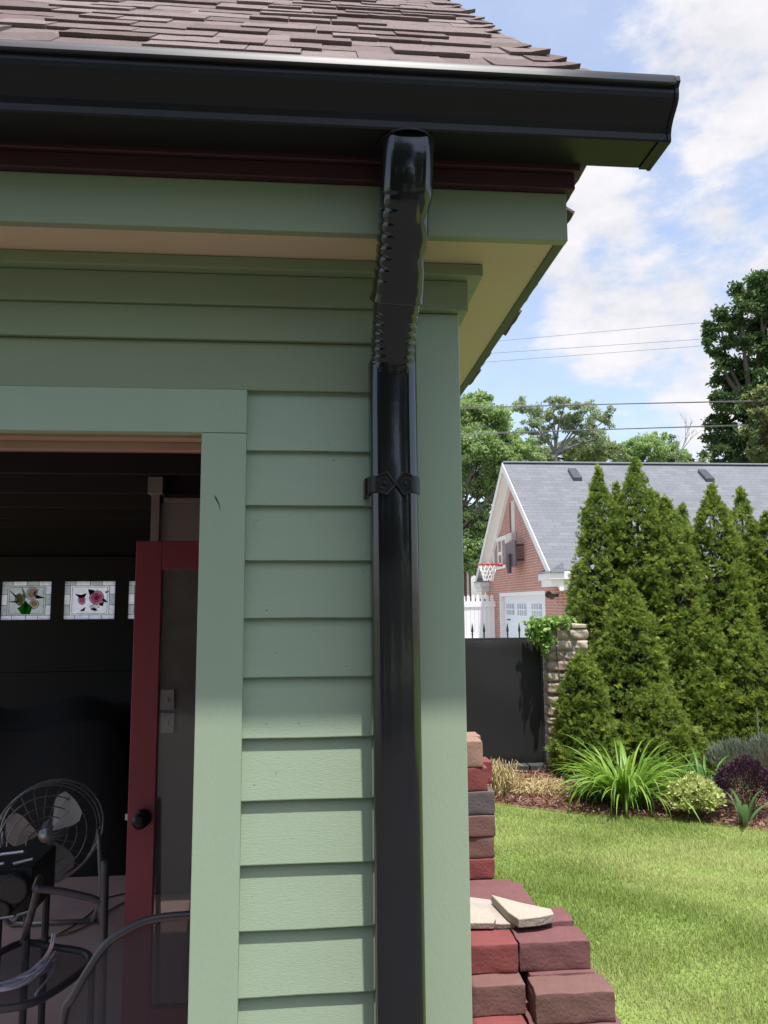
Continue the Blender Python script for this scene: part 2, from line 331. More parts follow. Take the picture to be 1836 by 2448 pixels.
for k in range(50):
    v = k*.096; xr = .452+.062*math.exp(-v/.16); base = k*.0006
    uu = -4.95+rnd(0, .1); added_gap_row = 1.05 < v < 4.4  # these rows stop short of the added roof opening for daylight
    if added_gap_row: tab(rf, ro, (1, 0, 0), (0, C45, C45), (0, -C45, C45), -4.95, -4.68, v, v+.15, .006, .5); uu = -2.5
    while uu < xr-.01:
        wdt = rnd(.075, .185); u1 = min(uu+wdt, xr+rnd(-.012, .008))
        if xr-u1 < .05: u1 = xr+rnd(-.015, .008)
        hi = random.random() < .55
        jj = .02 if (u1 > xr-.03 and random.random() < .5) else 0
        tab(rf, ro, (1, 0, 0), (0, C45, C45), (0, -C45, C45), uu, u1, v-(rnd(.010, .024) if hi else rnd(-.004, .003)), v+.15, rnd(.0085, .0125) if hi else rnd(.0035, .0055), min(1, max(0, random.gauss(.45, .3))), jj)
        uu = u1+rnd(.001, .003)
    tab(rf, ro, (1, 0, 0), (0, C45, C45), (0, -C45, C45), -2.5 if added_gap_row else -4.95, xr-.02, v-.002, v+.15, .002, .4)
dk = MB(); dk.add([(-2.5, 1.21, 2.655), (.43, 1.21, 2.655), (.43, 4.6, 6.045), (-2.5, 4.6, 6.045), (-2.5, 8.0, 2.6), (.43, 8.0, 2.6), (-4.95, 1.21, 2.655), (-2.5, 1.95, 3.395), (-4.95, 1.95, 3.395), (-4.95, 4.6, 6.045), (-4.95, 8.0, 2.6)], [(0, 1, 2, 3, 7), (3, 2, 5, 4), (6, 0, 7, 8), (9, 3, 4, 10)])
SHM = mat('brown_shingle', (.225, .17, .158), .93, .25, 14, .9, 420, .25, tone=(.36, .285, .27), fine=.35)
roof = rf.build('roof', SHM, garage); dk.build('roof_deck', mat('roof_board', (.16, .12, .10), .9), garage)
# shingled pent return along the side eave and the gable wall over it
pr_ = MB()
for r_ in range(3):
    for k in range(40):
        y0 = 1.262+.178*k; ov_ = .034+.062*min(1, max(0, (y0-1.25)/.4))
        tab(pr_, (XF+ov_, 0, 2.555), (0, 1, 0), (-.85, 0, .53), (.53, 0, .85), y0+rnd(0, .02), y0+.172+rnd(0, .02), r_*.1-(rnd(.002, .009) if random.random() < .6 else 0), r_*.1+.13, rnd(.006, .011), rnd(0, 1))
pr_.build('pent_roof', SHM, garage)
pd = MB(); pd.prism([(XF+.030, 2.553), (XF-.25, 2.725), (XF-.25, 2.665), (XF-.0, 2.545)], 'y', 1.30, YB+.1); pd.build('pent_deck', MAR, garage)
gw = MB(); gw.add([(XC-.02, 1.62, 2.42), (XC-.02, 8.0, 2.42), (XC-.02, 4.6, 5.75)], [(0, 1, 2)]); gw.build('gable_wall', GREEN, garage)
rk = MB(); rk.hexa([(.385, 1.32, 2.62), (.425, 1.32, 2.62), (.425, 4.6, 5.90), (.385, 4.6, 5.90), (.385, 1.32, 2.755), (.425, 1.32, 2.755), (.425, 4.6, 6.035), (.385, 4.6, 6.035)]); rk.build('rake_board', GREEND, garage)

# gutter
BLK = mat('black_enamel', (.013, .013, .014), .36, .10, 6, .03, 50, .4)
BLKP = mat('black_gloss_enamel', (.011, .011, .013), .15, .08, 10, .16, 9, .62, coat=.35)
GB, GZ = 1.262, 2.546; XE = .608
ogee = [(GB, GZ+.10), (GB, GZ), (1.183, GZ), (1.1805, GZ+.003), (1.1800, GZ+.014), (1.1765, GZ+.024), (1.169, GZ+.034), (1.160, GZ+.042), (1.151, GZ+.050), (1.146, GZ+.058), (1.1445, GZ+.066), (1.1445, GZ+.076)]
lipc = [(1.1445, GZ+.0765), (1.1365, GZ+.0766), (1.1345, GZ+.0780), (1.1347, GZ+.0790), (1.1368, GZ+.0865), (1.1393, GZ+.0945), (1.1410, GZ+.0960), (1.1455, GZ+.0968), (1.152, GZ+.0955), (1.157, GZ+.0925), (1.157, GZ+.0900), (1.147, GZ+.0875), (1.1455, GZ+.0865)]
gm = MB(); inner = [(y+(.0022 if y < GB-.001 else -.0022), z+.0022) for y, z in ogee]
nseg = 24
vs = []; fs = []
ring = ogee + inner[::-1]; n = len(ring)
for k in range(nseg+1):
    x = -5.0+(XE-.004+5.0)*k/nseg; dz = .0012*math.sin(x*2.1)-.002*(x-.3)*.5
    vs += [(x, y, z+dz) for y, z in ring]
for k in range(nseg):
    for j in range(n): fs.append((k*n+j, k*n+(j+1) % n, (k+1)*n+(j+1) % n, (k+1)*n+j))
fs += [tuple(range(n)), tuple(nseg*n+j for j in range(n-1, -1, -1))]
gm.add(vs, fs); gut = gm.build('gutter', BLK, garage)
lm = MB(); vs = []; fs = []; n = len(lipc)
for k in range(nseg+1):
    x = -5.0+(XE-.004+5.0)*k/nseg; dz = .0012*math.sin(x*2.1)-.002*(x-.3)*.5
    vs += [(x, y, z+dz) for y, z in lipc]
for k in range(nseg):
    for j in range(n): fs.append((k*n+j, k*n+(j+1) % n, (k+1)*n+(j+1) % n, (k+1)*n+j))
fs += [tuple(range(n)), tuple(nseg*n+j for j in range(n-1, -1, -1))]
lm.add(vs, fs); lm.build('gutter_lip', mat('black_enamel_sheen', (.04, .04, .048), .48, .05, 9, 0, 50, .38), gut, smooth=True)
ec = MB(); ec.prism([(GB+.003, GZ+.102), (GB+.003, GZ-.003)]+[(y-.0025, z-.001) for y, z in ogee[2:]]+[(1.1345, GZ+.082), (1.137, GZ+.0935), (1.158, GZ+.094)], 'x', XE-.0035, XE+.0035)
ec.box(XE-.020, XE-.0036, 1.1785, GB, GZ-.0025, GZ-.0003)
ec.build('end_cap', BLK, gut, .0008)

# downspout
def pipe(mb, path, a, b, crimp=None, n=72, pw=3.4, flute=.02, dents=0.0, flare=False):
    """rounded square tube swept along a path of (x, y, z); crimp = list of (s0, s1, count, depth)"""
    pts = [Vector(p) for p in path]; L = [0]
    for i in range(1, len(pts)): L.append(L[-1]+(pts[i]-pts[i-1]).length)
    vs = []; fs = []; Ltot = L[-1]
    for i, p in enumerate(pts):
        d = (pts[min(i+1, len(pts)-1)]-pts[max(i-1, 0)]).normalized(); sx = Vector((1, 0, 0)); sx = (sx-d*sx.dot(d)).normalized(); fy = d.cross(sx).normalized()
        if fy.y > 0: fy = -fy
        for k in range(n):
            th = 2*math.pi*k/n; c, s_ = math.cos(th), math.sin(th)
            x = a*math.copysign(abs(c)**(2/pw), c); y = b*math.copysign(abs(s_)**(2/pw), s_)
            oc = 1/max(abs(c)/1.0, abs(s_)/1.0, (abs(c)+abs(s_))/1.60); x = x*.45+a*c*oc*.55; y = y*.45+b*s_*oc*.55
            fl_ = 1-flute*(.5+.5*math.cos(8*th+math.pi))*1.0+(.055*max(0, 1-(Ltot-L[i])/.014) if flare else 0)
            q = 0.0
            if crimp:
                for (s0, s1, cnt, dep, lo, hi) in crimp:
                    sidew = max(0.0, min(1.0, (abs(c)-lo)/(hi-lo)))
                    if s0 < L[i] < s1 and sidew > 0:
                        f_ = (L[i]-s0)/(s1-s0); env = min(1, f_*8, (1-f_)*8)
                        if cnt < 0 and c > 0: n_c = 2.3; wd_c = .26; sidew *= .6      # far side: two large dents instead of pleats
                        else: n_c = abs(cnt); wd_c = .10; sidew *= .62
                        saw = (f_*n_c) % 1.0
                        q += dep*env*sidew*(.25+.75*math.exp(-((saw-.5)/wd_c)**2))
            if dents and y > 0: q += 0
            xx, yy = x*fl_, y*fl_
            r_ = math.hypot(xx, yy); kq = max(.4, 1-q/r_)
            xx *= (kq if abs(c) > .2 else 1); yy *= (1-(1-kq)*.85)
            vs.append(p+sx*xx+fy*yy)
    m_ = len(pts)
    for i in range(m_-1):
        for k in range(n): fs.append((i*n+k, i*n+(k+1) % n, (i+1)*n+(k+1) % n, (i+1)*n+k))
    mb.add(vs, fs)
    return mb
def fillet(pts, r, step=.004):
    pts = [Vector(p) for p in pts]; out = [pts[0]]
    for i in range(1, len(pts)-1):
        a, b, c = pts[i-1], pts[i], pts[i+1]; d1 = (a-b).normalized(); d2 = (c-b).normalized()
        p0, p1 = b+d1*r[i-1], b+d2*r[i-1]
        for k in range(13):
            t = k/12; out.append(p0*(1-t)**2+b*2*t*(1-t)+p1*t*t)
    out.append(pts[-1])
    res = [out[0]]
    for q in out[1:]:
        d = q-res[-1]; nn = max(1, int(d.length/step)); st = res[-1].copy()
        for k in range(1, nn+1): res.append(st+d*(k/nn))
    return res
dsp = MB(); pipe(dsp, [(.1395, 1.402, 2.206), (.1395, 1.402, 2.19), (.1395, 1.402, 2.1), (.1405, 1.402, 1.9), (.142, 1.402, 1.5), (.1435, 1.402, 1.0), (.1445, 1.402, .25)], .0455, .037, pw=3.6, flute=.018)
ds = dsp.build('downspout', BLKP, garage, smooth=True)
p1 = fillet([(.1525, 1.2235, 2.5475), (.1515, 1.2235, 2.468), (.1430, 1.332, 2.308)], [.07], .0025); Lt = sum((p1[i+1]-p1[i]).length for i in range(len(p1)-1))
u1_ = MB(); pipe(u1_, p1, .0468, .0395, [(.085, Lt-.03, -8.0, .0085, .30, .46)], pw=3.0, flute=.02, flare=True)
nl_ = len(u1_.v)-72; u1_.tube([u1_.v[nl_+k % 72] for k in range(73)], .0011, 5, cap=False); u1_.build('elbow', BLKP, ds, smooth=True)
p2 = fillet([(.1440, 1.308, 2.341), (.1393, 1.402, 2.214), (.1393, 1.402, 2.10)], [.062], .0025)
L2 = sum((p2[i+1]-p2[i]).length for i in range(len(p2)-1))
u2_ = MB(); pipe(u2_, p2, .0432, .0355, [(.055, L2-.085, 8.0, .0078, .30, .46)], pw=3.0, flute=.015); u2_.build('elbow', BLKP, ds, smooth=True)
rl = MB(); rl.lathe([(.0515, -.001), (.0515, -.003), (.048, -.0035), (.046, -.001)], (.1525, 1.2235, GZ-.0005), n=28); rl.build('outlet_flange', BLK, ds)
# strap bracket with hooked pentagon ends
sb = MB(); zc = 1.968
def front(x): return 1.402-.037-.0035
ringp = []
for k in range(49):
    th = math.pi*(.0+k/48.0)+math.pi; c, s_ = math.cos(th), math.sin(th)
    ringp.append((.1402+(.0455+.0022)*math.copysign(abs(c)**(2/3.6), c), 1.402+(.037+.0022)*math.copysign(abs(s_)**(2/3.6), s_)))
for seg in (ringp[:20], ringp[28:]):
    vs = []
    for x, y in seg: vs += [(x, y, zc-.0155), (x, y, zc+.0155), (x+(x-.1402)*.03, y-.0012, zc+.0155), (x+(x-.1402)*.03, y-.0012, zc-.0155)]
    fs = []
    for i in range(len(seg)-1):
        for q in range(4): a = 4*i+q; c = 4*i+(q+1) % 4; fs.append((a, c, c+4, a+4))
    sb.add(vs, fs)
for sx_, tilt in ((-1, -.008), (1, .004)):
    cx = .1402+sx_*.0195; yq = 1.402-.0405
    pent = [(cx-sx_*.0195, zc+tilt*.3), (cx-sx_*.004, zc+.021), (cx+sx_*.012, zc+.0145), (cx+sx_*.012, zc-.0145), (cx-sx_*.004, zc-.021)]
    sb.prism(pent, 'y', yq-.0022, yq+.002)
    for i in range(5):   # raised hem round the tip
        if i in (2,): continue
        (xa, za), (xb, zb) = pent[i], pent[(i+1) % 5]
        sb.tube([(xa, yq-.003, za), (xb, yq-.003, zb)], .0021, 6)
    pin = [(cx-sx_*.010, zc), (cx-sx_*.002, zc+.0105), (cx+sx_*.010, zc+.007), (cx+sx_*.010, zc-.007), (cx-sx_*.002, zc-.0105)]
    for i in range(5): sb.tube([(pin[i][0], yq-.0025, pin[i][1]), (pin[(i+1) % 5][0], yq-.0025, pin[(i+1) % 5][1])], .0013, 5)
    sb.lathe([(.0, -.0038), (.0032, -.0036), (.0042, -.0015), (.0042, 0)], (cx-sx_*.001, yq-.0022, zc), 'y', 10, 1)
for sx_ in (-1,): sb.box(.1402+sx_*.0505-.003, .1402+sx_*.0505+.0025, 1.400, 1.452, zc-.0165, zc+.0165)
sb.build('strap', [BLK, mat('screw_hole', (.006, .006, .006), .6)], ds, .0004)

# doorway
CASEX0, CASEX1 = -.2245, -.1395
ca = MB(); ca.hexa([(CASEX0-.003, D-.0065, .05), (CASEX1-.0005, D-.0065, .05), (CASEX1-.0005, D+.03, .05), (CASEX0-.003, D+.03, .05), (CASEX0, D-.0065, 2.0775), (CASEX1, D-.0065, 2.0775), (CASEX1, D+.03, 2.0775), (CASEX0, D+.03, 2.0775)])
ca.build('door_casing', GREEN2, garage, .0016)
for pxa, pya, ln in ((521, 1193, .026),):
    q = PY(pxa, pya, D-.0072); mk = MB(); zz = q.z
    mk.add([(q.x-.008, D-.0068, zz+.009), (q.x-.0015, D-.0069, zz+.001), (q.x+.003, D-.0069, zz-.010), (q.x+.0055, D-.0068, zz-.026), (q.x+.001, D-.0069, zz-.010), (q.x-.0045, D-.0069, zz-.001)], [(0, 1, 2, 3, 4, 5)])
    mk.build('scuff_mark', mat('dark_green_scuff', (.03, .06, .03), .7), garage)
ca = MB(); ca.box(-4.65, CASEX1, D-.0065, D+.023, 2.0785, 2.164); ca.build('door_casing', GREEN2, garage, .0014)
ca = MB(); ca.box(-4.65, -4.565, D-.0065, D+.03, .05, 2.0775); ca.build('door_casing', GREEN2, garage, .0016)
CRM = mat('cream_jamb_paint', (.66, .60, .48), .5, .06, 6); TAN = mat('bare_pine', (.47, .30, .215), .6, .15, 12, .1, 50, .3, stretch=(.3, 1, 1))
jb = MB(); jb.box(CASEX0-.0045, CASEX0+.015, D+.0305, D+.125, .02, 2.072); jb.build('door_jamb', CRM, garage, .001)
jh = MB(); jh.box(-4.55, CASEX0+.0, D+.0235, D+.125, 2.0725, 2.0885); jh.box(-4.55, CASEX0+.0, D+.058, D+.075, 2.056, 2.0723); jh.box(-4.55, CASEX0, D+.0755, D+.125, 2.063, 2.0722, 1)
jh.build('head_jamb', [TAN, mat('brown_stop', (.28, .13, .095), .6)], garage, .001)
# overhead door with leaded glass in its top section
GD = MB(); zsec = [.02, .55, 1.08, 1.585, GZ1]
DKD = mat('dark_door_panel', (.03, .027, .028), .7, .15, 5, 0, 40, .3)
wz0, wz1 = 1.615, 1.978
wins = [(-2.935, -2.475), (-2.362, -1.900), (-1.785, -1.325)]
yd0, yd1 = YB-.16, YB-.105
# real far plane of the glass is at yd0
def DX(px): return PY(px, 1440, yd0).x
wins = [(DX(2), DX(121)), (DX(152), DX(274)), (DX(306), DX(428))]; wp = PY(60, 1390, yd0).z; wz1 = wp; wz0 = PY(60, 1482, yd0).z
GX0b, GX1b = wins[0][0]-1.0, wins[-1][1]+.35
for a, b in ((.02, .55), (.555, 1.08), (1.085, wz0-.03)): GD.box(GX0b, GX1b, yd0, yd1, a, b)
GD.box(GX0b, GX1b, yd0, yd1, wz1, 2.25); GD.box(GX0b, GX1b, yd1+.001, yd1+.004, .013, wz0-.01)
xs_ = [GX0b]+[v for w in wins for v in w]+[GX1b]
for k in range(0, len(xs_), 2): GD.box(xs_[k], xs_[k+1], yd0, yd1, wz0-.03, wz1-.0005)
for w in wins: GD.box(w[0]+.0005, w[1]-.0005, yd0, yd1, wz0-.0295, wz0)
gdo = GD.build('overhead_door', DKD, garage, .002)
LEAD = mat('lead_came', (.03, .03, .03), .5, metal=.0); CLR = stainmat('textured_clear_glass', (.92, .90, .92)); CLR2 = stainmat('seeded_clear_glass', (.72, .73, .72)); GRN = stainmat('green_glass', (.06, .42, .05)); DGR = stainmat('dark_green_glass', (.05, .08, .05))
PNK = stainmat('pink_glass', (.82, .48, .60)); LPK = stainmat('pale_pink_glass', (.88, .74, .75)); CRMG = stainmat('cream_glass', (.88, .80, .66)); OLV = stainmat('olive_grey_glass', (.50, .50, .38))
SM = [LEAD, CLR, CLR2, GRN, DGR, PNK, LPK, CRMG, OLV]
def pane(w, kind):
    b = MB(); x0, x1 = w; wd_, ht = x1-x0, wz1-wz0; yg = yd0+.018
    def Q(u, v): return (x0+u*wd_, wz0+v*ht)
    def poly(pts, m, lay=0, lead=True, lw=.0042):
        pp = [Q(u, v) for u, v in pts]; b.prism(pp, 'y', yg-.002-.0012*lay, yg+.001-.0012*lay, m)
        if lead:
            for i in range(len(pp)):
                a, c = pp[i], pp[(i+1) % len(pp)]; b.tube([(a[0], yg-.003-.0012*lay, a[1]), (c[0], yg-.003-.0012*lay, c[1])], lw/2, 5, 0)
    def ell(cu, cv, ru, rv, m, lay, rot=0, n=14, lw=.004):
        poly([(cu+ru*math.cos(t)*math.cos(rot)-rv*math.sin(t)*math.sin(rot)*.8, cv+ru*math.cos(t)*math.sin(rot)*1.2+rv*math.sin(t)*math.cos(rot)) for t in [2*math.pi*k/n for k in range(n)]], m, lay, True, lw)
    m_ = .115
    # border pieces
    for k, (a, c) in enumerate(((0, .22), (.22, .5), (.5, .74), (.74, 1))):
        poly([(a, 1-m_), (c, 1-m_), (c, 1), (a, 1)], 1 if k % 2 else 2); poly([(a, 0), (c, 0), (c, m_), (a, m_)], 1)
    for k, (a, c) in enumerate(((m_, .38), (.38, .66), (.66, 1-m_))):
        poly([(0, a), (m_, a), (m_, c), (0, c)], 1 if k % 2 else 2); poly([(1-m_, a), (1, a), (1, c), (1-m_, c)], 2 if k % 2 else 1)
    poly([(m_, m_), (1-m_, m_), (1-m_, 1-m_), (m_, 1-m_)], 2 if kind == 't' else 1, 0)
    i_ = .155   # bevelled inner frame
    for pts in ([(i_, i_), (1-i_, i_)], [(1-i_, i_), (1-i_, 1-i_)], [(1-i_, 1-i_), (i_, 1-i_)], [(i_, 1-i_), (i_, i_)]):
        a, c = Q(*pts[0]), Q(*pts[1]); b.tube([(a[0], yg-.003, a[1]), (c[0], yg-.003, c[1])], .002, 5, 0)
    for k in range(16):   # seeds and dark nicks along the border
        u, v = (rnd(0, 1), random.choice((rnd(0, m_), rnd(1-m_, 1)))) if k % 2 else (random.choice((rnd(0, m_), rnd(1-m_, 1))), rnd(0, 1)); s_ = rnd(.008, .02)
        poly([(u, v), (u+s_, v+.2*s_), (u+.6*s_, v+s_)], 0, 1, False)
    if kind == 't':
        poly([(.40, .84), (.47, .68), (.50, .56), (.44, .62)], 8, 1)
        for pts in ([(.16, .76), (.30, .62), (.27, .60)], [(.14, .47), (.33, .50), (.31, .45)], [(.66, .66), (.86, .57), (.70, .55)], [(.74, .80), (.66, .66), (.63, .68)]): poly(pts, 4, 1)
        poly([(.33, .30), (.42, .15), (.58, .15), (.62, .32), (.55, .40), (.48, .48), (.40, .36)], 3, 1); poly([(.44, .30), (.49, .16), (.54, .40), (.49, .50)], 3, 2)
        ell(.37, .53, .10, .16, 8, 2, .25); ell(.37, .55, .05, .10, 7, 3, .2); ell(.61, .68, .11, .17, 6, 2, -.15); ell(.61, .69, .06, .11, 7, 3, -.1); ell(.66, .40, .10, .12, 7, 2, .9); ell(.66, .42, .05, .06, 6, 3, .9)
    else:
        for pts in ([(.21, .66), (.30, .56), (.40, .58), (.43, .68), (.33, .64)], [(.46, .78), (.50, .64), (.58, .70), (.58, .76)], [(.77, .46), (.86, .44), (.78, .54), (.74, .52)], [(.68, .38), (.78, .46), (.76, .34)], [(.32, .22), (.42, .32), (.40, .22)], [(.52, .27), (.60, .30), (.66, .23), (.60, .22)], [(.80, .72), (.88, .74), (.82, .68)]): poly(pts, 4, 1)
        poly([(.50, .34), (.62, .40), (.70, .32), (.58, .24)], 1, 1)
        ell(.635, .57, .145, .185, 5, 2, 0, 12, .005); ell(.63, .57, .095, .12, 6, 3, .5, 9, .004); ell(.635, .57, .05, .06, 5, 4, 1.0, 7, .004)
        ell(.345, .50, .07, .12, 5, 2, .3, 9, .005); ell(.345, .51, .035, .07, 6, 3, .3, 7, .004)
    return b.build('stained_glass_window', SM, gdo)
pane(wins[0], 't'); pane(wins[1], 'r'); pane(wins[2], 't')
# partition with post, switch plates
PW = mat('partition_board', (.33, .28, .26), .85, .15, 3, .1, 20, .2)
pt = MB(); px0 = PY(378, 1440, 4.9).x; pt.box(px0, XC-.115, 4.9, 4.98, .012, 2.40); pt.build('partition', PW, garage, .003)
pt = MB(); pt.box(PY(357, 1440, 4.9).x, px0-.001, 4.87, 4.99, .012, 2.45); pt.box(PY(350, 1440, 4.9).x, px0+.02, 4.84, 5.0, 2.451, 2.56); pt.box(px0+.021, XC-.115, 4.88, 4.98, 2.401, 2.43); pt.build('partition_post', PW, garage, .003)
WP = mat('pale_plastic', (.62, .60, .56), .4)
for py in (1672, 1728):
    q = PY(401, py, 4.899); sp_ = MB(); sp_.box(q.x-.042, q.x+.042, 4.889, 4.8985, q.z-.062, q.z+.062); sp_.box(q.x-.008, q.x+.008, 4.883, 4.8888, q.z-.014, q.z+.014); sp_.build('switch_plate', WP, garage, .003)
# open glazed door hung on a post of the side wall
YD = 3.1; dl = PY(326, 1293, YD).x; dzt = PY(326, 1293, YD).z; DR = dl+.80; dz0 = .03; SW = .103
do = MB(); do.box(dl, dl+SW, YD, YD+.042, dz0, dzt); do.box(DR-SW, DR, YD, YD+.042, dz0, dzt); do.box(dl+SW+.0005, DR-SW-.0005, YD, YD+.042, dzt-.115, dzt); do.box(dl+SW+.0005, DR-SW-.0005, YD, YD+.042, dz0, dz0+.21)
DRM = mat('dark_red_door_paint', (.38, .08, .105), .38, .10, 4, .06, 60, .4, stretch=(5, 1, 1))
door = do.build('door', DRM, garage, .003)
gp = MB(); gp.box(dl+SW+.001, DR-SW-.001, YD+.018, YD+.023, dz0+.2105, dzt-.1155); gp.build('glass_pane', glassmat('door_glass', (.80, .80, .80), .03), door)
kq = PY(338, 1960, YD-.03); kn = MB(); kn.lathe([(.033, -.004), (.033, -.008), (.014, -.011), (.012, -.032), (.024, -.040), (.030, -.052), (.027, -.064), (.014, -.070), (.0, -.071)], (kq.x, YD, kq.z), 'y', 24)
kn.lathe([(.009, -.004), (.009, -.012), (.0, -.013)], (kq.x-.037-.02, YD+.02, kq.z), 'y', 8) if False else None
kn.build('door_knob', mat('black_bronze', (.02, .019, .018), .3, metal=.3), door, smooth=True)
lt = MB(); lt.box(dl-.012, dl-.0003, YD+.012, YD+.030, kq.z-.012, kq.z+.012); lt.build('latch_bolt', mat('steel', (.6, .6, .6), .3, metal=1.0), door, .002)
ps = MB(); ps.box(DR+.002, DR+.075, YD-.02, YD+.07, .012, 2.4); ps.build('door_post', MAR, garage, .002)

# ------------------------------------------------------------------ things inside the doorway
TUB = mat('dark_grey_tube', (.075, .07, .08), .38, .1, 20, 0, 40, .5); 
def meshcloth():
    m = bpy.data.materials.new('sling_mesh'); m.use_nodes = True; t = m.node_tree; b = t.nodes['Principled BSDF']; b.inputs['Base Color'].default_value = (.06, .055, .065, 1); b.inputs['Roughness'].default_value = .8
    trn = N(t, 'ShaderNodeBsdfTransparent'); ms = N(t, 'ShaderNodeMixShader'); ms.inputs[0].default_value = .72
    t.links.new(trn.outputs[0], ms.inputs[1]); t.links.new(b.outputs[0], ms.inputs[2]); t.links.new(ms.outputs[0], t.nodes['Material Output'].inputs[0]); return m
SLING = meshcloth()
def spline(pts, n=8):
    pts = [Vector(p) for p in pts]; out = []
    P = [pts[0]*2-pts[1]]+pts+[pts[-1]*2-pts[-2]]
    for i in range(1, len(P)-2):
        for k in range(n):
            t = k/n; a, b, c, d = P[i-1], P[i], P[i+1], P[i+2]
            out.append(.5*((2*b)+(c-a)*t+(2*a-5*b+4*c-d)*t*t+(3*b-a-3*c+d)*t**3))
    out.append(pts[-1]); return out
# near chair: only its arched back shows
ya = 1.98
arc = [PY(150, 2448, ya), PY(176, 2380, ya), PY(245, 2268, ya), PY(300, 2224, ya), PY(360, 2198, ya), PY(440, 2188, ya)]
A = [Vector((p.x, ya, p.z)) for p in arc]; cxm = A[-1].x+.06
full = A + [Vector((2*cxm-p.x, ya, p.z)) for p in A[::-1]]
lowL = Vector((A[0].x-.015, ya-.02, .46)); lowR = Vector((2*cxm-lowL.x, ya-.02, .46))
nc = thing('patio_chair', 'dark metal patio chair just inside the doorway showing its arched mesh back', 'chair', (cxm, ya, .012))
arcp = spline([lowL]+full+[lowR], 6)
b_ = MB(); b_.tube(arcp, .0095, 10); b_.build('back_frame', TUB, nc, smooth=True)
b_ = MB(); n_ = len(arcp)//2
vs = []; fs = []
for i in range(n_):
    l, r = arcp[i], arcp[len(arcp)-1-i]
    for k in range(7): t = k/6; p = l.lerp(r, t); vs.append((p.x, p.y+.022*math.sin(math.pi*t), p.z))
for i in range(n_-1):
    for k in range(6): a = i*7+k; fs.append((a, a+1, a+8, a+7))
b_.add(vs, fs); b_.build('back_sling', SLING, nc, smooth=True)
b_ = MB(); sz = .44; ys = ya-.03
seatp = spline([(lowL.x, ya-.02, .46), (lowL.x-.02, ya+.22, .45), (lowL.x+.05, ya+.42, .45), (cxm, ya+.46, .45), (lowR.x-.05, ya+.42, .45), (lowR.x+.02, ya+.22, .45), (lowR.x, ya-.02, .46), (cxm, ya-.03, .45), (lowL.x, ya-.02, .46)], 5)
b_.add([(p.x, p.y, p.z) for p in seatp]+[(p.x, p.y, p.z-.02) for p in seatp], [tuple(range(len(seatp)-1))]+[tuple(range(2*len(seatp)-2, len(seatp)-1, -1))]+[(i, i+1, len(seatp)+i+1, len(seatp)+i) for i in range(len(seatp)-1)]); b_.build('seat', mat('dark_seat', (.055, .035, .042), .7), nc)
for (x, y, x2, y2) in ((lowL.x, ya-.02, lowL.x-.03, ya-.06), (lowR.x, ya-.02, lowR.x+.03, ya-.06), (lowL.x+.03, ya+.40, lowL.x, ya+.44), (lowR.x-.03, ya+.40, lowR.x, ya+.44)):
    b_ = MB(); b_.tube([(x, y, .46), (x2, y2, .012)], .0115, 8); b_.build('leg', TUB, nc)
# second chair with the cables on its seat
yc = 2.62; ch = thing('patio_chair', 'dark metal patio chair further inside holding a bundle of white cables on its round seat', 'chair', (-.98, yc, .012))
rim = [PY(-90, 2390, 2.55), PY(0, 2412, 2.48), PY(90, 2395, 2.50), PY(180, 2335, 2.56), PY(214, 2298, 2.63), PY(200, 2275, 2.70), PY(130, 2262, 2.80), PY(55, 2252, 2.84), PY(-20, 2290, 2.80), PY(-100, 2330, 2.7)]
zse = .47; rim = [Vector((p.x, p.y, zse+.0*p.z)) for p in [PZ(a, b, .47) for a, b in ((-90, 2400), (0, 2412), (90, 2392), (180, 2335), (214, 2300), (198, 2276), (130, 2264), (55, 2254), (-20, 2288), (-90, 2330))]]
rp = spline(rim+[rim[0]], 6); b_ = MB(); b_.tube(rp, .013, 8); b_.build('seat_frame', TUB, ch, smooth=True)
b_ = MB(); b_.add([(p.x, p.y, zse-.004) for p in rp[:-1]], [tuple(range(len(rp)-1))]); b_.build('seat_sling', SLING, ch)
yb_ = 2.72
def on(pts, y): return [PY(a, b, y) for a, b in pts]
b_ = MB(); b_.tube(spline(on(((85, 2125), (140, 2130), (190, 2140), (226, 2150), (241, 2165), (245, 2200)), 2.72)+[Vector((PY(247, 2300, 2.72).x, 2.70, .9)), Vector((PY(249, 2420, 2.72).x, 2.69, .5)), Vector((PY(249, 2430, 2.7).x, 2.68, .02))], 6), .0125, 8); b_.build('arm_frame', TUB, ch, smooth=True)
q0 = rim[4]
b_ = MB(); b_.tube([(q0.x+.01, q0.y, zse), (q0.x+.012, q0.y-.01, .012)], .0125, 8); b_.build('leg', TUB, ch)
q1 = rim[1]; b_ = MB(); b_.tube([(q1.x-.02, q1.y+.02, zse), (q1.x+.0, q1.y, .012)], .0125, 8); b_.build('leg', TUB, ch)
q2 = rim[8]; b_ = MB(); b_.tube([(q2.x, q2.y, zse), (q2.x-.02, q2.y+.03, .012)], .0125, 8); b_.build('leg', TUB, ch)
b_ = MB(); b_.tube(spline([PZ(55, 2254, .47), PY(66, 2215, 2.86), PY(80, 2165, 2.84), PY(95, 2100, 2.80), PY(85, 2125, 2.72)], 5), .0125, 8); b_.build('back_upright', TUB, ch, smooth=True)
WIR = mat('white_cable', (.62, .58, .66), .35, .1, 30)
wb = MB()
for k in range(16):
    o = rnd(-.012, .012); h = zse+.012+rnd(0, .028)
    a = [PZ(-30+rnd(-8, 8), 2372+rnd(-14, 14), h), PZ(40+rnd(-6, 6), 2350+rnd(-12, 12), h+.006), PZ(100, 2318+rnd(-12, 12), h+.01), PZ(135+rnd(-4, 4), 2285+rnd(-12, 12), h+.008)]
    wb.tube(spline(a, 5), .0028, 5)
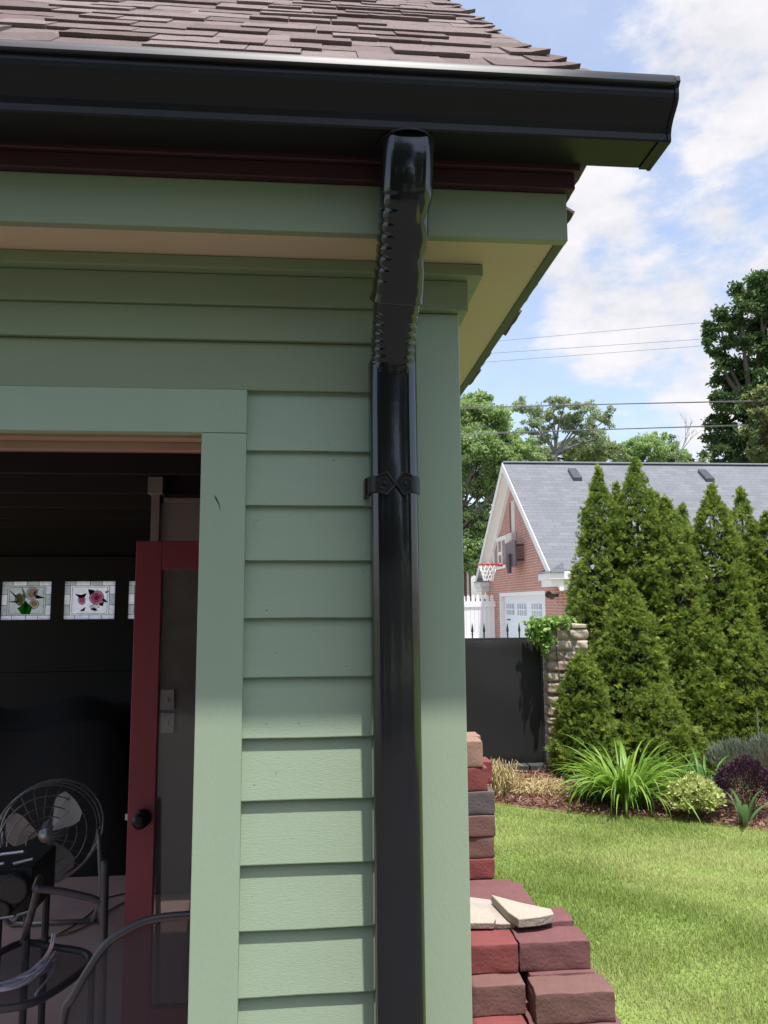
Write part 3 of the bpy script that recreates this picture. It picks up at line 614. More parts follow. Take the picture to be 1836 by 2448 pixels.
for k in (0, 1): wb.tube(spline([PZ(40+k*5, 2345, .49), PZ(95+k*5, 2300, .51), PY(118+k*5, 2268, 2.55), PY(126+k*6, 2232, 2.55)], 5), .0028, 5)
wb.tube(spline([PZ(134, 2296, .50), PZ(125, 2325, .485), PZ(84, 2378, .486)], 5), .0036, 5)
tag(wb.build('cable_bundle', WIR), 'bundle of white cables lying across the round chair seat', 'cables')
# drum fan
fq = PY(118, 1990, 4.4); fr_ = .262; fn = thing('floor_fan', 'large round metal cage fan with pale blades standing on the garage floor', 'fan', (fq.x, 4.4, .012))
FM = mat('fan_metal', (.35, .35, .35), .35, metal=.6); FB = mat('fan_blade', (.40, .39, .38), .6)
cg = MB()
for rr, yo in ((fr_, 0), (fr_*.985, -.05), (fr_*.80, -.085), (fr_*.6, -.095), (fr_*.4, -.1), (fr_*.2, -.1), (fr_, .06)):
    cg.tube([(fq.x+rr*math.cos(a)*.92, 4.4+yo+.1*math.cos(a), fq.z+rr*math.sin(a)) for a in [2*math.pi*k/40 for k in range(41)]], .0035 if rr < fr_ else .006, 5)
for k in range(24):
    a = 2*math.pi*k/24; cg.tube([(fq.x+r_*math.cos(a)*.92, 4.4+yo+.1*math.cos(a)*r_/fr_, fq.z+r_*math.sin(a)) for r_, yo in ((.04, -.1), (fr_*.6, -.095), (fr_*.93, -.07), (fr_, 0))], .0012, 4)
cg.build('cage', FM, fn, smooth=True)
for k in range(3):
    a0 = R(50)+k*2*math.pi/3; b_ = MB(); vs = []
    for i in range(7):
        for j in range(5):
            r_ = .05+.18*i/6; a = a0+(-.55+1.1*j/4)*(.75 if i in (0, 6) else 1.0)*(1-.25*abs(i-3.5)/3.5); vs.append((fq.x+r_*math.cos(a)*.95, 4.39-.03+.05*(j-2)/2*.6, fq.z+r_*math.sin(a)))
    b_.add(vs, [(i*5+j, i*5+j+1, i*5+j+6, i*5+j+5) for i in range(6) for j in range(4)]); b_.build('blade', FB, fn, smooth=True)
b_ = MB(); b_.lathe([(.0, -.05), (.045, -.04), (.05, 0), (.06, .05), (.06, .16), (.0, .17)], (fq.x, 4.4, fq.z), 'y', 18); b_.build('motor', FM, fn, smooth=True)
b_ = MB()
for sx_ in (-1, 1): b_.tube(spline([(fq.x+sx_*.25, 4.43, fq.z), (fq.x+sx_*.27, 4.44, .2), (fq.x+sx_*.22, 4.50, .03), (fq.x+sx_*.2, 4.62, .026)], 5), .012, 8)
b_.tube([(fq.x-.22, 4.50, .03), (fq.x+.22, 4.50, .03)], .012, 8); b_.build('stand', FM, fn, smooth=True)
# black machine with chrome bars at the left edge
ym = 3.0; m0 = PY(-70, 2078, ym); m1 = PY(92, 2190, ym); mc = thing('shop_machine', 'black machine with chrome bars standing at the left edge of the doorway', 'machine', ((m0.x+m1.x)/2, ym+.1, .012))
MBK = mat('machine_black', (.03, .03, .032), .5, .3, 14, .2, 30); CHR = mat('chrome', (.62, .62, .66), .22, metal=1.0)
b_ = MB(); b_.box(m0.x, m1.x-.03, ym, ym+.26, m1.z, m0.z); b_.box(m0.x, PY(50, 2100, ym).x, ym-.03, ym-.0005, PY(0, 2165, ym).z, PY(0, 2085, ym).z)
b_.lathe([(.05, -.04), (.055, -.02), (.055, 0)], (PY(42, 2110, ym).x, ym, PY(42, 2120, ym).z), 'y', 16); b_.lathe([(.03, -.05), (.035, -.02), (.035, 0)], (PY(15, 2165, ym).x, ym, PY(15, 2165, ym).z), 'y', 16); b_.build('body', MBK, mc, .006)
for pts in (((-40, 2047), (57, 2035)), ((33, 2064), (79, 2053)), ((-30, 2070), (10, 2063)), ((-40, 2200), (34, 2190)), ((42, 2187), (72, 2178))):
    b_ = MB(); b_.tube([PY(a, b, ym-.05) for a, b in pts], .006, 8); b_.tube([PY(pts[0][0], pts[0][1], ym-.05), PY(pts[0][0], pts[0][1], ym+.02)], .004, 6); b_.tube([PY((pts[0][0]+pts[1][0])/2, (pts[0][1]+pts[1][1])/2, ym-.05), PY((pts[0][0]+pts[1][0])/2, (pts[0][1]+pts[1][1])/2, ym+.02)], .004, 6); b_.build('chrome_bar', CHR, mc)
for x in (m0.x+.02, m1.x-.05):
    for y in (ym+.03, ym+.23): b_ = MB(); b_.tube([(x, y, m1.z), (x, y, .012)], .014, 8); b_.build('leg', TUB, mc)
# cords
cb_ = MB(); cb_.tube(spline([PZ(a, b, .019) for a, b in ((470, 2040), (440, 2062), (405, 2095), (372, 2125), (290, 2160), (235, 2195), (180, 2225), (120, 2240), (20, 2262))], 6), .005, 6)
tag(cb_.build('extension_cord', mat('tan_cord', (.33, .27, .17), .6)), 'tan extension cord trailing across the garage floor behind the red door', 'cord')
cb_ = MB(); cb_.tube(spline([PZ(a, b, .018) for a, b in ((330, 2130), (290, 2138), (250, 2150), (215, 2185), (150, 2228), (90, 2252))], 6), .004, 6)
tag(cb_.build('floor_cable', mat('dark_cord', (.03, .025, .025), .6)), 'thin dark cord on the floor beside the tan one', 'cord')

# ------------------------------------------------------------------ brick stacks behind the corner
BR = {'red': mat('red_paver', (.215, .062, .06), .85, .3, 9, .22, 110, .25, fine=.15), 'mauve': mat('mauve_paver', (.175, .078, .08), .85, .35, 9, .22, 110, .25, fine=.15),
      'brown': mat('brown_paver', (.18, .095, .085), .85, .33, 9, .22, 110, .25, fine=.15), 'grey': mat('grey_paver', (.12, .095, .10), .85, .35, 9, .22, 110, .25, fine=.12), 'tan': mat('tan_paver', (.32, .195, .15), .85, .3, 9, .22, 110, .25, fine=.15)}
def brick(name, x0, x1, y0, y1, z0, z1, m, label, group=None, rz=0.0, bev=.0032):
    hx, hy, hz = (x1-x0)/2, (y1-y0)/2, (z1-z0)
    bm = bmesh.new(); bmesh.ops.create_cube(bm, size=1)
    for v in bm.verts: v.co = Vector((v.co.x*2*hx, v.co.y*2*hy, (v.co.z+.5)*hz))
    bmesh.ops.bevel(bm, geom=list(bm.edges), offset=bev, segments=2, affect='EDGES', profile=.6)
    bmesh.ops.subdivide_edges(bm, edges=[e for e in bm.edges if e.calc_length() > .03], cuts=5, use_grid_fill=True)
    sd_ = rnd(0, 50)
    for v in bm.verts:
        c = v.co; k = .0011
        nx = math.sin(c.x*61+sd_)+math.sin(c.y*83+sd_*2)+math.sin(c.z*97+c.x*40+sd_); v.co += Vector((nx*k, math.sin(c.z*75+c.x*55+sd_)*k*1.5, (math.sin(c.x*47+sd_)*math.sin(c.y*53+sd_))*k*1.2 if c.z > hz*.5 else 0))
        if random.random() < .16 and (abs(c.x) > hx*.93) + (abs(c.y) > hy*.93) + (c.z > hz*.93 or c.z < hz*.07) >= 2: v.co = v.co*(1-rnd(.01, .045)) + Vector((0, 0, hz*.5))*.02
    me = bpy.data.meshes.new(name); bm.to_mesh(me); bm.free(); me.materials.append(m)
    for p in me.polygons: p.use_smooth = True
    o = bpy.data.objects.new(name, me); COL.objects.link(o); o.location = ((x0+x1)/2, (y0+y1)/2, z0); o.rotation_euler = (0, 0, rz); ROOTLOC[o.name] = tuple(o.location)
    return tag(o, label, 'brick', group)
GA, GBk = 'pavers in the low stack beside the corner', 'pavers in the tall stack behind the corner'
def bx(pl, pr, pt, pb, y0, dep, m, label, grp, rz=0.0, z0=None, z1=None):
    a = PY(pl, pt, y0); c = PY(pr, pb, y0)
    return brick('paver_brick', a.x, c.x, y0, y0+dep, c.z if z0 is None else z0, a.z if z1 is None else z1, BR[m], label, grp, rz)
HB = .0805
ZA = PY(1240, 2255, 2.30).z; L2z = ZA-.0815; L3z = L2z-.0815
xA1 = PY(1238, 2253, 2.30).x; xB0 = PY(1242, 2257, 2.30).x; xB1 = PY(1411, 2257, 2.30).x
brick('paver_brick', xA1-.217, xA1, 2.30, 2.402, ZA-HB, ZA, BR['red'], 'bright red paver against the green corner at the front of the top layer', GA, R(-1))
brick('paver_brick', xA1-.245, xA1-.038, 2.408, 2.51, ZA-HB, ZA+.002, BR['mauve'], 'mauve paver right behind the bright red one, its right end hidden by the slab', GA, R(1))
brick('paver_brick', xB0, xB1, 2.30, 2.402, ZA-HB, ZA, BR['mauve'], 'mauve paver at the right front of the top layer, beside the bright red one', GA, R(-.5))
brick('paver_brick', xB0-.03, xB1-.012, 2.408, 2.51, ZA-HB, ZA+.012, BR['mauve'], 'mauve paver slightly proud in the back row on top, under the pale slab', GA, R(.6))
xD0 = PY(1283, 2412, 2.18).x; xD1 = PY(1472, 2412, 2.18).x; xC1 = PY(1255, 2370, 2.24).x
brick('paver_brick', xD0, xD1, 2.175, 2.277, L2z-HB, L2z, BR['brown'], 'brown paver jutting out to the right in the second layer, nearest the camera', GA, R(-1.5))
brick('paver_brick', xD0+.012, xD1-.02, 2.285, 2.387, L2z-HB, L2z+.001, BR['mauve'], 'mauve paver in the second layer under the top right paver', GA, R(1))
brick('paver_brick', xC1-.217, xC1, 2.235, 2.337, L2z-HB, L2z, BR['brown'], 'dull brown paver in the second layer below the bright red one', GA, R(.5))
brick('paver_brick', xC1-.225, xC1-.008, 2.343, 2.51, L2z-HB, L2z-.001, BR['brown'], 'wide brown paver hidden at the back of the second layer', GA)
brick('paver_brick', xD0+.01, xD1-.01, 2.393, 2.51, L2z-HB, L2z-.001, BR['mauve'], 'mauve paver hidden at the right back of the second layer', GA)
xE1 = PY(1263, 2448, 2.17).x
brick('paver_brick', xE1-.217, xE1, 2.16, 2.262, L3z-HB, L3z, BR['red'], 'red paver in the third layer at the bottom edge of the photo', GA, R(-1))
brick('paver_brick', xE1+.01, xD1+.01, 2.16, 2.262, L3z-HB, L3z, BR['mauve'], 'mauve paver in the third layer beneath the jutting brown one', GA)
brick('paver_brick', xE1-.217, xE1, 2.268, 2.51, L3z-HB, L3z-.001, BR['brown'], 'brown paver at the back of the third layer', GA); brick('paver_brick', xE1+.01, xD1+.01, 2.268, 2.51, L3z-HB, L3z-.001, BR['mauve'], 'mauve paver at the right back of the third layer', GA)
pb_ = MB(); zz = L3z-HB-.001; k = 0
while zz > .1:
    pb_.box(xE1-.22, xD1+.005, 2.15, 2.52, zz-.08, zz, k % 2); zz -= .0815; k += 1
pb_.box(xE1-.22, xD1+.005, 2.15, 2.52, -.02, zz, 0)
tag(pb_.build('paver_block', [BR['brown'], BR['mauve']], None, .004), 'lower courses of the low paver stack, below the picture edge', 'brick block')
# tall stack
yt = 2.87; pitch = 54.0; rows = [('tan', 1764, 1826, 1156, 'tan paver with a chipped end on the very top of the tall stack'), ('red', 1828, 1884, 1168, 'dull red paver second from the top of the tall stack'), ('grey', 1885, 1939, 1183, 'dark grey paver third from the top, first of the wide ones'),
    ('brown', 1942, 1991, 1183, 'light brown paver under the dark grey one in the tall stack'), ('brown', 1994, 2044, 1182, 'plain brown paver directly above the red one near the stack bottom'), ('red', 2046, 2093, 1183, 'strong red paver low in the tall stack'), ('grey', 2096, 2150, 1178, 'blackish rounded paver at the bottom of the tall stack')]
prev = None
for k, (m, pt_, pb2, pr2, lab) in enumerate(rows):
    zt = PY(1160, pt_+8, yt).z; zb = PY(1160, rows[k+1][1]+8, yt).z if k < len(rows)-1 else zt-.085
    x1 = PY(pr2, pt_, yt).x; brick('paver_brick', x1-.217, x1, yt+rnd(0, .008), yt+.105, zb+.0012, zt, BR[m], lab, GBk, R(rnd(-1.5, 1.5)), .0045)
    prev = zb
q = PY(1152, 1790, yt+.11); brick('paver_brick', q.x-.17, PY(1156, 1790, yt).x+.015, yt+.112, yt+.21, PY(1160, rows[1][1]+8, yt).z+.0012, PY(1160, 1764, yt).z-.012, BR['tan'], 'second tan paver lying behind the chipped one on top of the tall stack', GBk)
brick('paver_brick', q.x-.17, q.x+.04, yt+.112, yt+.21, PY(1160, rows[2][1]+8, yt).z+.001, PY(1160, rows[1][1]+8, yt).z, BR['red'], 'red paver hidden behind the second course of the tall stack', GBk)
pb_ = MB(); zz = prev
xs1 = PY(1178, 2100, yt).x
while zz > .12: pb_.box(xs1-.217, xs1, yt, yt+.22, zz-.084, zz-.001, 0); zz -= .085
pb_.box(xs1-.217, xs1, yt, yt+.22, -.02, zz-.001, 0); zz_t = PY(1160, rows[2][1]+8, yt).z
pb_.box(xs1-.21, xs1-.005, yt+.112, yt+.216, prev, zz_t, 1); tag(pb_.build('paver_block', [BR['grey'], BR['brown']], None, .004), 'hidden rear and lower courses of the tall paver stack', 'brick block')
# pale flagstone pieces lying on the low stack
STN = mat('pale_sandstone', (.42, .37, .31), .9, .15, 10, .5, 60, .2); STG = mat('grey_sandstone', (.42, .36, .33), .9, .2, 10, .5, 60, .2)
def slab(pts, th, m, label, zt):
    P_ = [Vector(PZ(a, b, zt+dz)) for a, b, dz in pts]; b = MB(); n = len(P_)
    b.add([p for p in P_]+[p-Vector((.0, -.004, th)) for p in P_], [tuple(range(n)), tuple(range(2*n-1, n-1, -1))]+[(i, (i+1) % n, n+(i+1) % n, n+i) for i in range(n)])
    o = b.build('stone_slab', [m], None, .003); return tag(o, label, 'stone', 'broken flagstones on the low stack')
slab(((1174, 2138, 0), (1245, 2157, 0), (1318, 2172, 0), (1324, 2184, 0), (1290, 2192, 0), (1240, 2197, 0), (1215, 2180, 0)), .028, STN, 'long pale cream stone slab with pointed end lying on the pavers', ZA+.045)
slab(((1100, 2160, 0), (1172, 2172, 0), (1186, 2196, 0), (1180, 2206, 0), (1100, 2206, 0)), .02, STN, 'small cream stone piece against the green corner', ZA+.026)
slab(((1095, 2140, 0), (1172, 2150, 0), (1205, 2186, 0), (1232, 2208, 0), (1190, 2208, 0), (1095, 2200, 0)), .018, STG, 'grey broken stone under the two cream pieces', ZA+.014)
rub = MB(); rub.box(xA1-.2, xB1-.06, 2.515, 2.86, 0, ZA-.03); rub.box(xA1-.2, xB1-.10, 2.52, 2.85, ZA-.03, ZA-.012); tag(rub.build('paver_block', [BR['mauve']], None, .006), 'mauve paver block between the two stacks carrying the stone slabs', 'brick block')

# ------------------------------------------------------------------ foliage helpers
def leafmat(name, a, b, rough=.55, transl=.3, spec=.3): return mat(name, a, rough, 0, 5, 0, 50, spec, tone=b, transl=transl)
def frames(n):
    """random orthonormal frames"""
    d = RNG.normal(size=(n, 3)); d /= np.linalg.norm(d, axis=1, keepdims=True); e = RNG.normal(size=(n, 3)); e -= d*(e*d).sum(1, keepdims=True); e /= np.linalg.norm(e, axis=1, keepdims=True)
    return d, e, np.cross(d, e)
def unit(v): return v/np.maximum(1e-9, np.linalg.norm(v, axis=1, keepdims=True))
def leafcloud(P, Dn, L, Wd, bend=0.15):
    """rhombic leaves at P pointing along Dn: returns vertices, quads"""
    n = len(P); e = RNG.normal(size=(n, 3)); e -= Dn*(e*Dn).sum(1, keepdims=True); e = unit(e); nn = np.cross(Dn, e)
    L = np.broadcast_to(np.asarray(L).reshape(-1, 1), (n, 1)); Wd = np.broadcast_to(np.asarray(Wd).reshape(-1, 1), (n, 1))
    a = P; b = P+Dn*L*.5+e*Wd+nn*L*bend; c = P+Dn*L; d = P+Dn*L*.5-e*Wd+nn*L*bend
    V = np.stack([a, b, c, d], 1).reshape(-1, 3); F = np.arange(4*n).reshape(-1, 4); return V, F
def limb(b, p0, p1, r0, r1, n=6, sag=.08, seg=5):
    p0, p1 = Vector(p0), Vector(p1); q = Vector((rnd(-1, 1), rnd(-1, 1), rnd(-.3, .6)))*(p1-p0).length*sag
    b.tube([p0.lerp(p1, i/seg)+q*math.sin(math.pi*i/seg) for i in range(seg+1)], [r0+(r1-r0)*i/seg for i in range(seg+1)], n)
BARK = mat('bark', (.13, .10, .085), .95, .3, 6, .8, 30, .2, stretch=(3, 3, .6)); BARKG = mat('grey_bark', (.24, .22, .20), .95, .25, 5, .6, 30, .2)

# ------------------------------------------------------------------ arborvitae
ARB = leafmat('arborvitae_leaf', (.15, .235, .045), (.42, .50, .09), .6, .5)
def arbor(px, py, y, rad, label, belly=.75, lean=0.0, dens=1.0, h_override=None):
    tip = PY(px, py, y); H = tip.z; base = np.array([tip.x-lean, y, 0.0])
    t = thing('arborvitae', label, 'tree', tuple(base), 'arborvitae hedge trees in the bed')
    nb = int((420+900*H*rad)*dens)
    # lumps that make the outline uneven
    nl = 26; lh = RNG.uniform(0, .95, nl); la = RNG.uniform(0, 2*np.pi, nl); ls = RNG.uniform(-.24, .32, nl)
    h = 1-np.sqrt(RNG.uniform(0.0, 1.0, nb)*.995); h = np.where(RNG.uniform(size=nb) < .10, RNG.uniform(.75, 1.0, nb), h); a = RNG.uniform(0, 2*np.pi, nb)
    def prof(h): return rad*.90*np.minimum(1.0, (1-h)**belly*1.10)*np.minimum(1, .30+(1-h)*5.5)*(.80+.20*np.minimum(1, h*6))+.008
    def rr(h, a):
        r = prof(h)
        for i in range(nl): r = r*(1+ls[i]*np.exp(-((h-lh[i])/.055)**2-((np.angle(np.exp(1j*(a-la[i]))))/.5)**2))
        return r
    r = rr(h, a)*RNG.uniform(.80, 1.04, nb)
    out = np.stack([np.cos(a), np.sin(a), np.zeros(nb)], 1)
    ctr = base+out*r[:, None]; ctr[:, 2] = h*H; ctr[:, 0] += lean*h
    bd = unit(out*1.0+np.array([0, 0, .75])+RNG.normal(size=(nb, 3))*.22)      # branchlet direction: outward and up
    size = RNG.uniform(.042, .082, nb)*(1-.35*h)
    ctone = np.clip(RNG.normal(.30, .22, nb), 0, 1)
    ns = 8
    C = np.repeat(ctr, ns, 0); Bd = np.repeat(bd, ns, 0); Sz = np.repeat(size, ns); St = np.repeat(ctone, ns); n = len(C)
    sdn = unit(Bd+RNG.normal(size=(n, 3))*.55); off = RNG.normal(size=(n, 3))*Sz[:, None]*.45
    so_ = C+off-Bd*Sz[:, None]*.4
    # fan of leaflets in each spray
    e = RNG.normal(size=(n, 3)); e -= sdn*(e*sdn).sum(1, keepdims=True); e = unit(e)
    nf = 7; ang = np.linspace(-.85, .85, nf)
    Vs = []; tone = []
    for k in range(nf):
        dk_ = unit(sdn*math.cos(ang[k])+e*math.sin(ang[k])+RNG.normal(size=(n, 3))*.10); L = Sz*(1.0-.35*abs(ang[k]))*RNG.uniform(.8, 1.15, n)
        st = so_+sdn*(Sz*.12*k/nf)[:, None]; w = np.cross(dk_, np.cross(sdn, e)); w = unit(w)*(Sz*.085)[:, None]
        nb_ = np.cross(sdn, e)*(Sz*RNG.normal(0, .12, n))[:, None]
        Vs.append(np.stack([st-w*.6, st+dk_*L[:, None]*.6-w+nb_, st+dk_*L[:, None]+nb_*1.5, st+dk_*L[:, None]*.6+w+nb_], 1)); tone.append(np.clip(St+RNG.normal(0, .12, n), 0, 1))
    V = np.concatenate(Vs, 0).reshape(-1, 3); F = np.arange(len(V)).reshape(-1, 4)
    crown = npmesh('crown', V, F, ARB, t, np.concatenate(tone))
    # inner twigs so that no sky shows through the middle
    b = MB(); b.tube([(base[0]+lean*k/8, y, H*.96*k/8) for k in range(9)], [.05*(1-k/8.6)+.004 for k in range(9)], 8); b.build('trunk', BARK, t)
    ni = int(nb*1.5); hi = (1-np.sqrt(RNG.uniform(0, 1, ni)))*.86; ai = RNG.uniform(0, 2*np.pi, ni); ri = prof(hi)*.62*RNG.uniform(.75, 1, ni); Pi = base+np.stack([np.cos(ai)*ri+lean*hi, np.sin(ai)*ri, hi*H], 1)
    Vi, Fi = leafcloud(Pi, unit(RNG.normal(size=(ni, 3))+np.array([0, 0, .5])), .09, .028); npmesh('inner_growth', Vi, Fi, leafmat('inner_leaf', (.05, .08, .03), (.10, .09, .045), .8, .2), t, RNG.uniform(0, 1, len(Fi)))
arbor(1430, 1118, 8.7, .62, 'tall arborvitae nearest the stone pillar, leftmost of the hedge', .72, .09)
arbor(1473, 1152, 9.15, .42, 'slim arborvitae tip peeking between the two tallest ones', .8)
arbor(1517, 1098, 8.65, .62, 'tallest arborvitae with long thin leader reaching the far ridge line', .62)
arbor(1568, 1180, 8.95, .50, 'arborvitae with blunt double tip right of the tallest one', .55)
arbor(1590, 1192, 8.6, .60, 'broad arborvitae with rounded shoulder beside the gap in the hedge', .5)
arbor(1631, 1207, 9.9, .50, 'small arborvitae set back in the gap of the hedge', .7)
arbor(1701, 1160, 8.75, .62, 'full arborvitae right of the gap, under the third roof vent', .6)
arbor(1770, 1170, 8.95, .58, 'arborvitae with a thin spike tip, second from the right edge', .65)
arbor(1834, 1224, 8.8, .58, 'arborvitae cut by the right edge of the photo', .6)
arbor(1499, 1388, 8.1, .56, 'shorter bright arborvitae in front of the two tallest', .62)
arbor(1392, 1560, 7.76, .36, 'low rounded arborvitae leaning out beside the stone pillar', .5)
arbor(1560, 1640, 7.75, .46, 'low arborvitae lump at the hedge foot behind the long-leaved clump', .5)
arbor(1640, 1745, 7.75, .30, 'smallest arborvitae lump at the hedge foot above the green lily', .45)
arbor(1640, 1560, 8.35, .50, 'middle height arborvitae filling the foot of the gap', .5)
arbor(1790, 1520, 8.2, .62, 'low wide arborvitae at the right edge in front of the spiky one', .5)
arbor(1930, 1190, 8.9, .6, 'arborvitae just beyond the right edge of the photo', .6)

# ------------------------------------------------------------------ stone pillar, screened fence, vine
gy = 8.04
pl_ = PY(1306, 1700, gy).x; pw_ = .46; ptop = PY(1340, 1492, gy).z
pil = thing('stone_pillar', 'square pillar of rounded pinkish beige stones with a flat cap beside the black fence', 'pillar', (pl_+pw_/2, gy+pw_/2-.1, 0))
STM = mat('field_stone', (.36, .27, .22), .9, .28, 9, .9, 30, .25, tone=(.52, .44, .36), fine=.2)
sb_ = bmesh.new(); lay = sb_.faces.layers.float.new('tone'); zc_ = 0.0; zi = 0
def stone(x0, x1, y0, y1, z0, z1):
    b2 = bmesh.new(); bmesh.ops.create_cube(b2, size=1); bmesh.ops.subdivide_edges(b2, edges=list(b2.edges), cuts=5, use_grid_fill=True)
    sd_ = rnd(0, 99); hx, hy, hz = (x1-x0)/2, (y1-y0)/2, (z1-z0)/2; tn = min(1, max(0, random.gauss(.45, .3)))
    vm = []
    for v in b2.verts:
        c = v.co*2; l = max(abs(c.x), abs(c.y), abs(c.z)); p = 7.0
        s_ = (abs(c.x)**p+abs(c.y)**p+abs(c.z)**p)**(1/p); c = c/s_
        q = .006*(math.sin(c.x*3.1+sd_)+math.sin(c.y*3.7+sd_*1.3)+math.sin(c.z*2.9+sd_*.7+c.x*4))+.004*math.sin(c.x*9+c.z*7+sd_)
        vm.append(sb_.verts.new(((x0+x1)/2+c.x*(hx+q*.6), (y0+y1)/2+c.y*(hy+q), (z0+z1)/2+c.z*(hz-.003+q*.25))))
    for f in b2.faces:
        nf = sb_.faces.new([vm[v.index] for v in f.verts]); nf.smooth = True; nf[lay] = min(1, max(0, tn+rnd(-.05, .05)))
    b2.free()
hs = [.155, .19, .10, .085, .105, .12, .125, .105, .11, .10, .115, .115]
k_ = (ptop-.045)/sum(hs); y0p = gy-.1
for i, hh in enumerate(hs):
    z1 = zc_+hh*k_; sp = (.66, .62, .40, .70, .45, .60, .74, .50, .72, .42, .66, .55)[i]; yy = y0p+pw_*rnd(.4, .6)
    for a, c in ((pl_, pl_+pw_*sp-.006), (pl_+pw_*sp+.006, pl_+pw_)):
        stone(a, c, y0p, yy-.006, zc_+.004, z1-.004); stone(a, c, yy+.006, y0p+pw_, zc_+.004, z1-.004)
    zc_ = z1
me = bpy.data.meshes.new('masonry'); bx_, by_ = pl_+pw_/2, gy+pw_/2-.1
for v in sb_.verts: v.co -= Vector((bx_, by_, 0))
sb_.to_mesh(me); sb_.free(); me.materials.append(STM); o = bpy.data.objects.new('masonry', me); COL.objects.link(o); o.parent = pil
b = MB(); b.box(pl_+.02, pl_+pw_-.02, y0p+.02, y0p+pw_-.02, 0, ptop-.05); b.build('mortar_core', mat('mortar', (.24, .20, .17), .95), pil)
b = MB(); b.box(pl_-.008, pl_+pw_-.02, y0p-.008, y0p+pw_+.008, ptop-.043, ptop); b.build('cap', mat('cap_stone', (.42, .37, .29), .9, .25, 8, .6, 40, .2), pil, .01)
# fence
fx1 = pl_-.012; fx0 = -1.6; ftop = PY(1200, 1524, gy).z; fy0 = gy+.05
fen = thing('iron_fence', 'black iron fence covered with a black privacy screen, spear finials above', 'fence', ((fx0+fx1)/2, fy0, 0))
IRON = mat('black_iron', (.025, .025, .027), .45, .1, 20, 0, 40, .5)
nx, nz = 90, 24; vs = []; fs = []
for j in range(nz+1):
    for i in range(nx+1):
        u = i/nx; v = j/nz; x = fx0+(fx1-fx0)*u; z = .045+(ftop-.045-.012)*v
        w = .006*math.sin(x*5+v*2)+.004*math.sin(x*13+1)+.004*math.sin(v*9+x*3); sg = 0
        if j == nz: sg = -.018*abs(math.sin(x*math.pi/.52))
        if j == 0: sg = .025*abs(math.sin(x*math.pi/.37))-.01
        vs.append((x, fy0-.022+w*(1.0)+(.01 if j in (0, nz) else 0), z+sg))
for j in range(nz):
    for i in range(nx): a = j*(nx+1)+i; fs.append((a, a+1, a+nx+2, a+nx+1))
b = MB(); b.add(vs, fs); b.build('privacy_screen', mat('black_screen_fabric', (.020, .020, .021), .75, .15, 4, .15, 160, .3), fen, smooth=True)
b = MB(); b.box(fx0, fx1, fy0, fy0+.025, ftop-.03, ftop-.005); b.build('rail', IRON, fen, .003)
b = MB(); b.box(fx0, fx1, fy0, fy0+.025, .10, .125); b.build('rail', IRON, fen, .003)
b = MB(); b.box(fx1-.028, fx1-.003, fy0-.030, fy0-.0, 0, ftop+.0); b.build('post', IRON, fen, .003)
for px in (1129, 1157, 1213, 1241, 1269, 1185):
    x = PY(px, 1500, fy0+.012).x; b = MB()
    if px == 1185: b.tube([(x, fy0+.0125, .02), (x, fy0+.0125, ftop-.004)], .008, 6); b.build('picket', IRON, fen); continue
    b.tube([(x, fy0+.0125, .02), (x, fy0+.0125, ftop+.05)], .008, 6)
    b.lathe([(.006, .0), (.011, .012), (.006, .024), (.007, .03), (.015, .05), (.009, .09), (.0015, .135)], (x, fy0+.0125, ftop+.02), n=8); b.build('picket', IRON, fen)
x = fx0+.02; xl = PY(1129, 1500, fy0).x-.124
while xl > fx0:
    b = MB(); b.tube([(xl, fy0+.0125, .02), (xl, fy0+.0125, ftop+.05)], .008, 6); b.lathe([(.006, .0), (.011, .012), (.006, .024), (.007, .03), (.015, .05), (.009, .09), (.0015, .135)], (xl, fy0+.0125, ftop+.02), n=8); b.build('picket', IRON, fen); xl -= .248
# dark edging under the screen
for k, (a, c) in enumerate(((1165, 1222), (1224, 1262), (1264, 1303))):
    p0, p1 = PY(a, 1810, gy-.06), PY(c, 1810, gy-.06)
    brick('edging_block', p0.x, p1.x-.006, gy-.12, gy+.02, -.01, .062, mat('dark_edging', (.06, .06, .062), .9, .3, 12, .7, 40, .2), ('dark edging block at the fence foot by the brown dried stems', 'dark edging block at the fence foot, middle of the three', 'dark edging block at the fence foot touching the pillar')[k], 'edging blocks under the fence')
# vine
vn = thing('climbing_vine', 'bright green vine hanging over the pillar top and the end of the fence', 'vine', (pl_-.12, gy-.1, ftop-.05))
VL = leafmat('vine_leaf', (.16, .32, .06), (.36, .48, .15), .5, .4)
P = []; 
for (px, py, sx_, sz_, n) in ((1290, 1488, .13, .035, 150), (1325, 1485, .12, .035, 110), (1278, 1510, .07, .055, 110), (1305, 1520, .06, .09, 120), (1300, 1545, .03, .05, 40), (1350, 1482, .08, .03, 40)):
    c = PY(px, py, gy-.12); P.append(np.array(c)+RNG.normal(size=(n, 3))*np.array([sx_*.6, .05, sz_*.7]))
P = np.concatenate(P); Vv, Ff = leafcloud(P, unit(RNG.normal(size=(len(P), 3))*.7+np.array([-.1, -.6, -.5])), RNG.uniform(.045, .085, len(P)), RNG.uniform(.018, .03, len(P)), .1)
npmesh('leaves', Vv, Ff, VL, vn, RNG.uniform(0, 1, len(Ff)))
b = MB(); c0 = PY(1330, 1488, gy-.11); 
for px, py in ((1270, 1500), (1290, 1540), (1300, 1490)): limb(b, c0, PY(px, py, gy-.13), .006, .002, 5, .15)
b.tube([c0, (pl_+.1, gy-.108, ptop-.3), (pl_+.2, gy-.112, .0)], .006, 5); b.build('stem', BARK, vn)

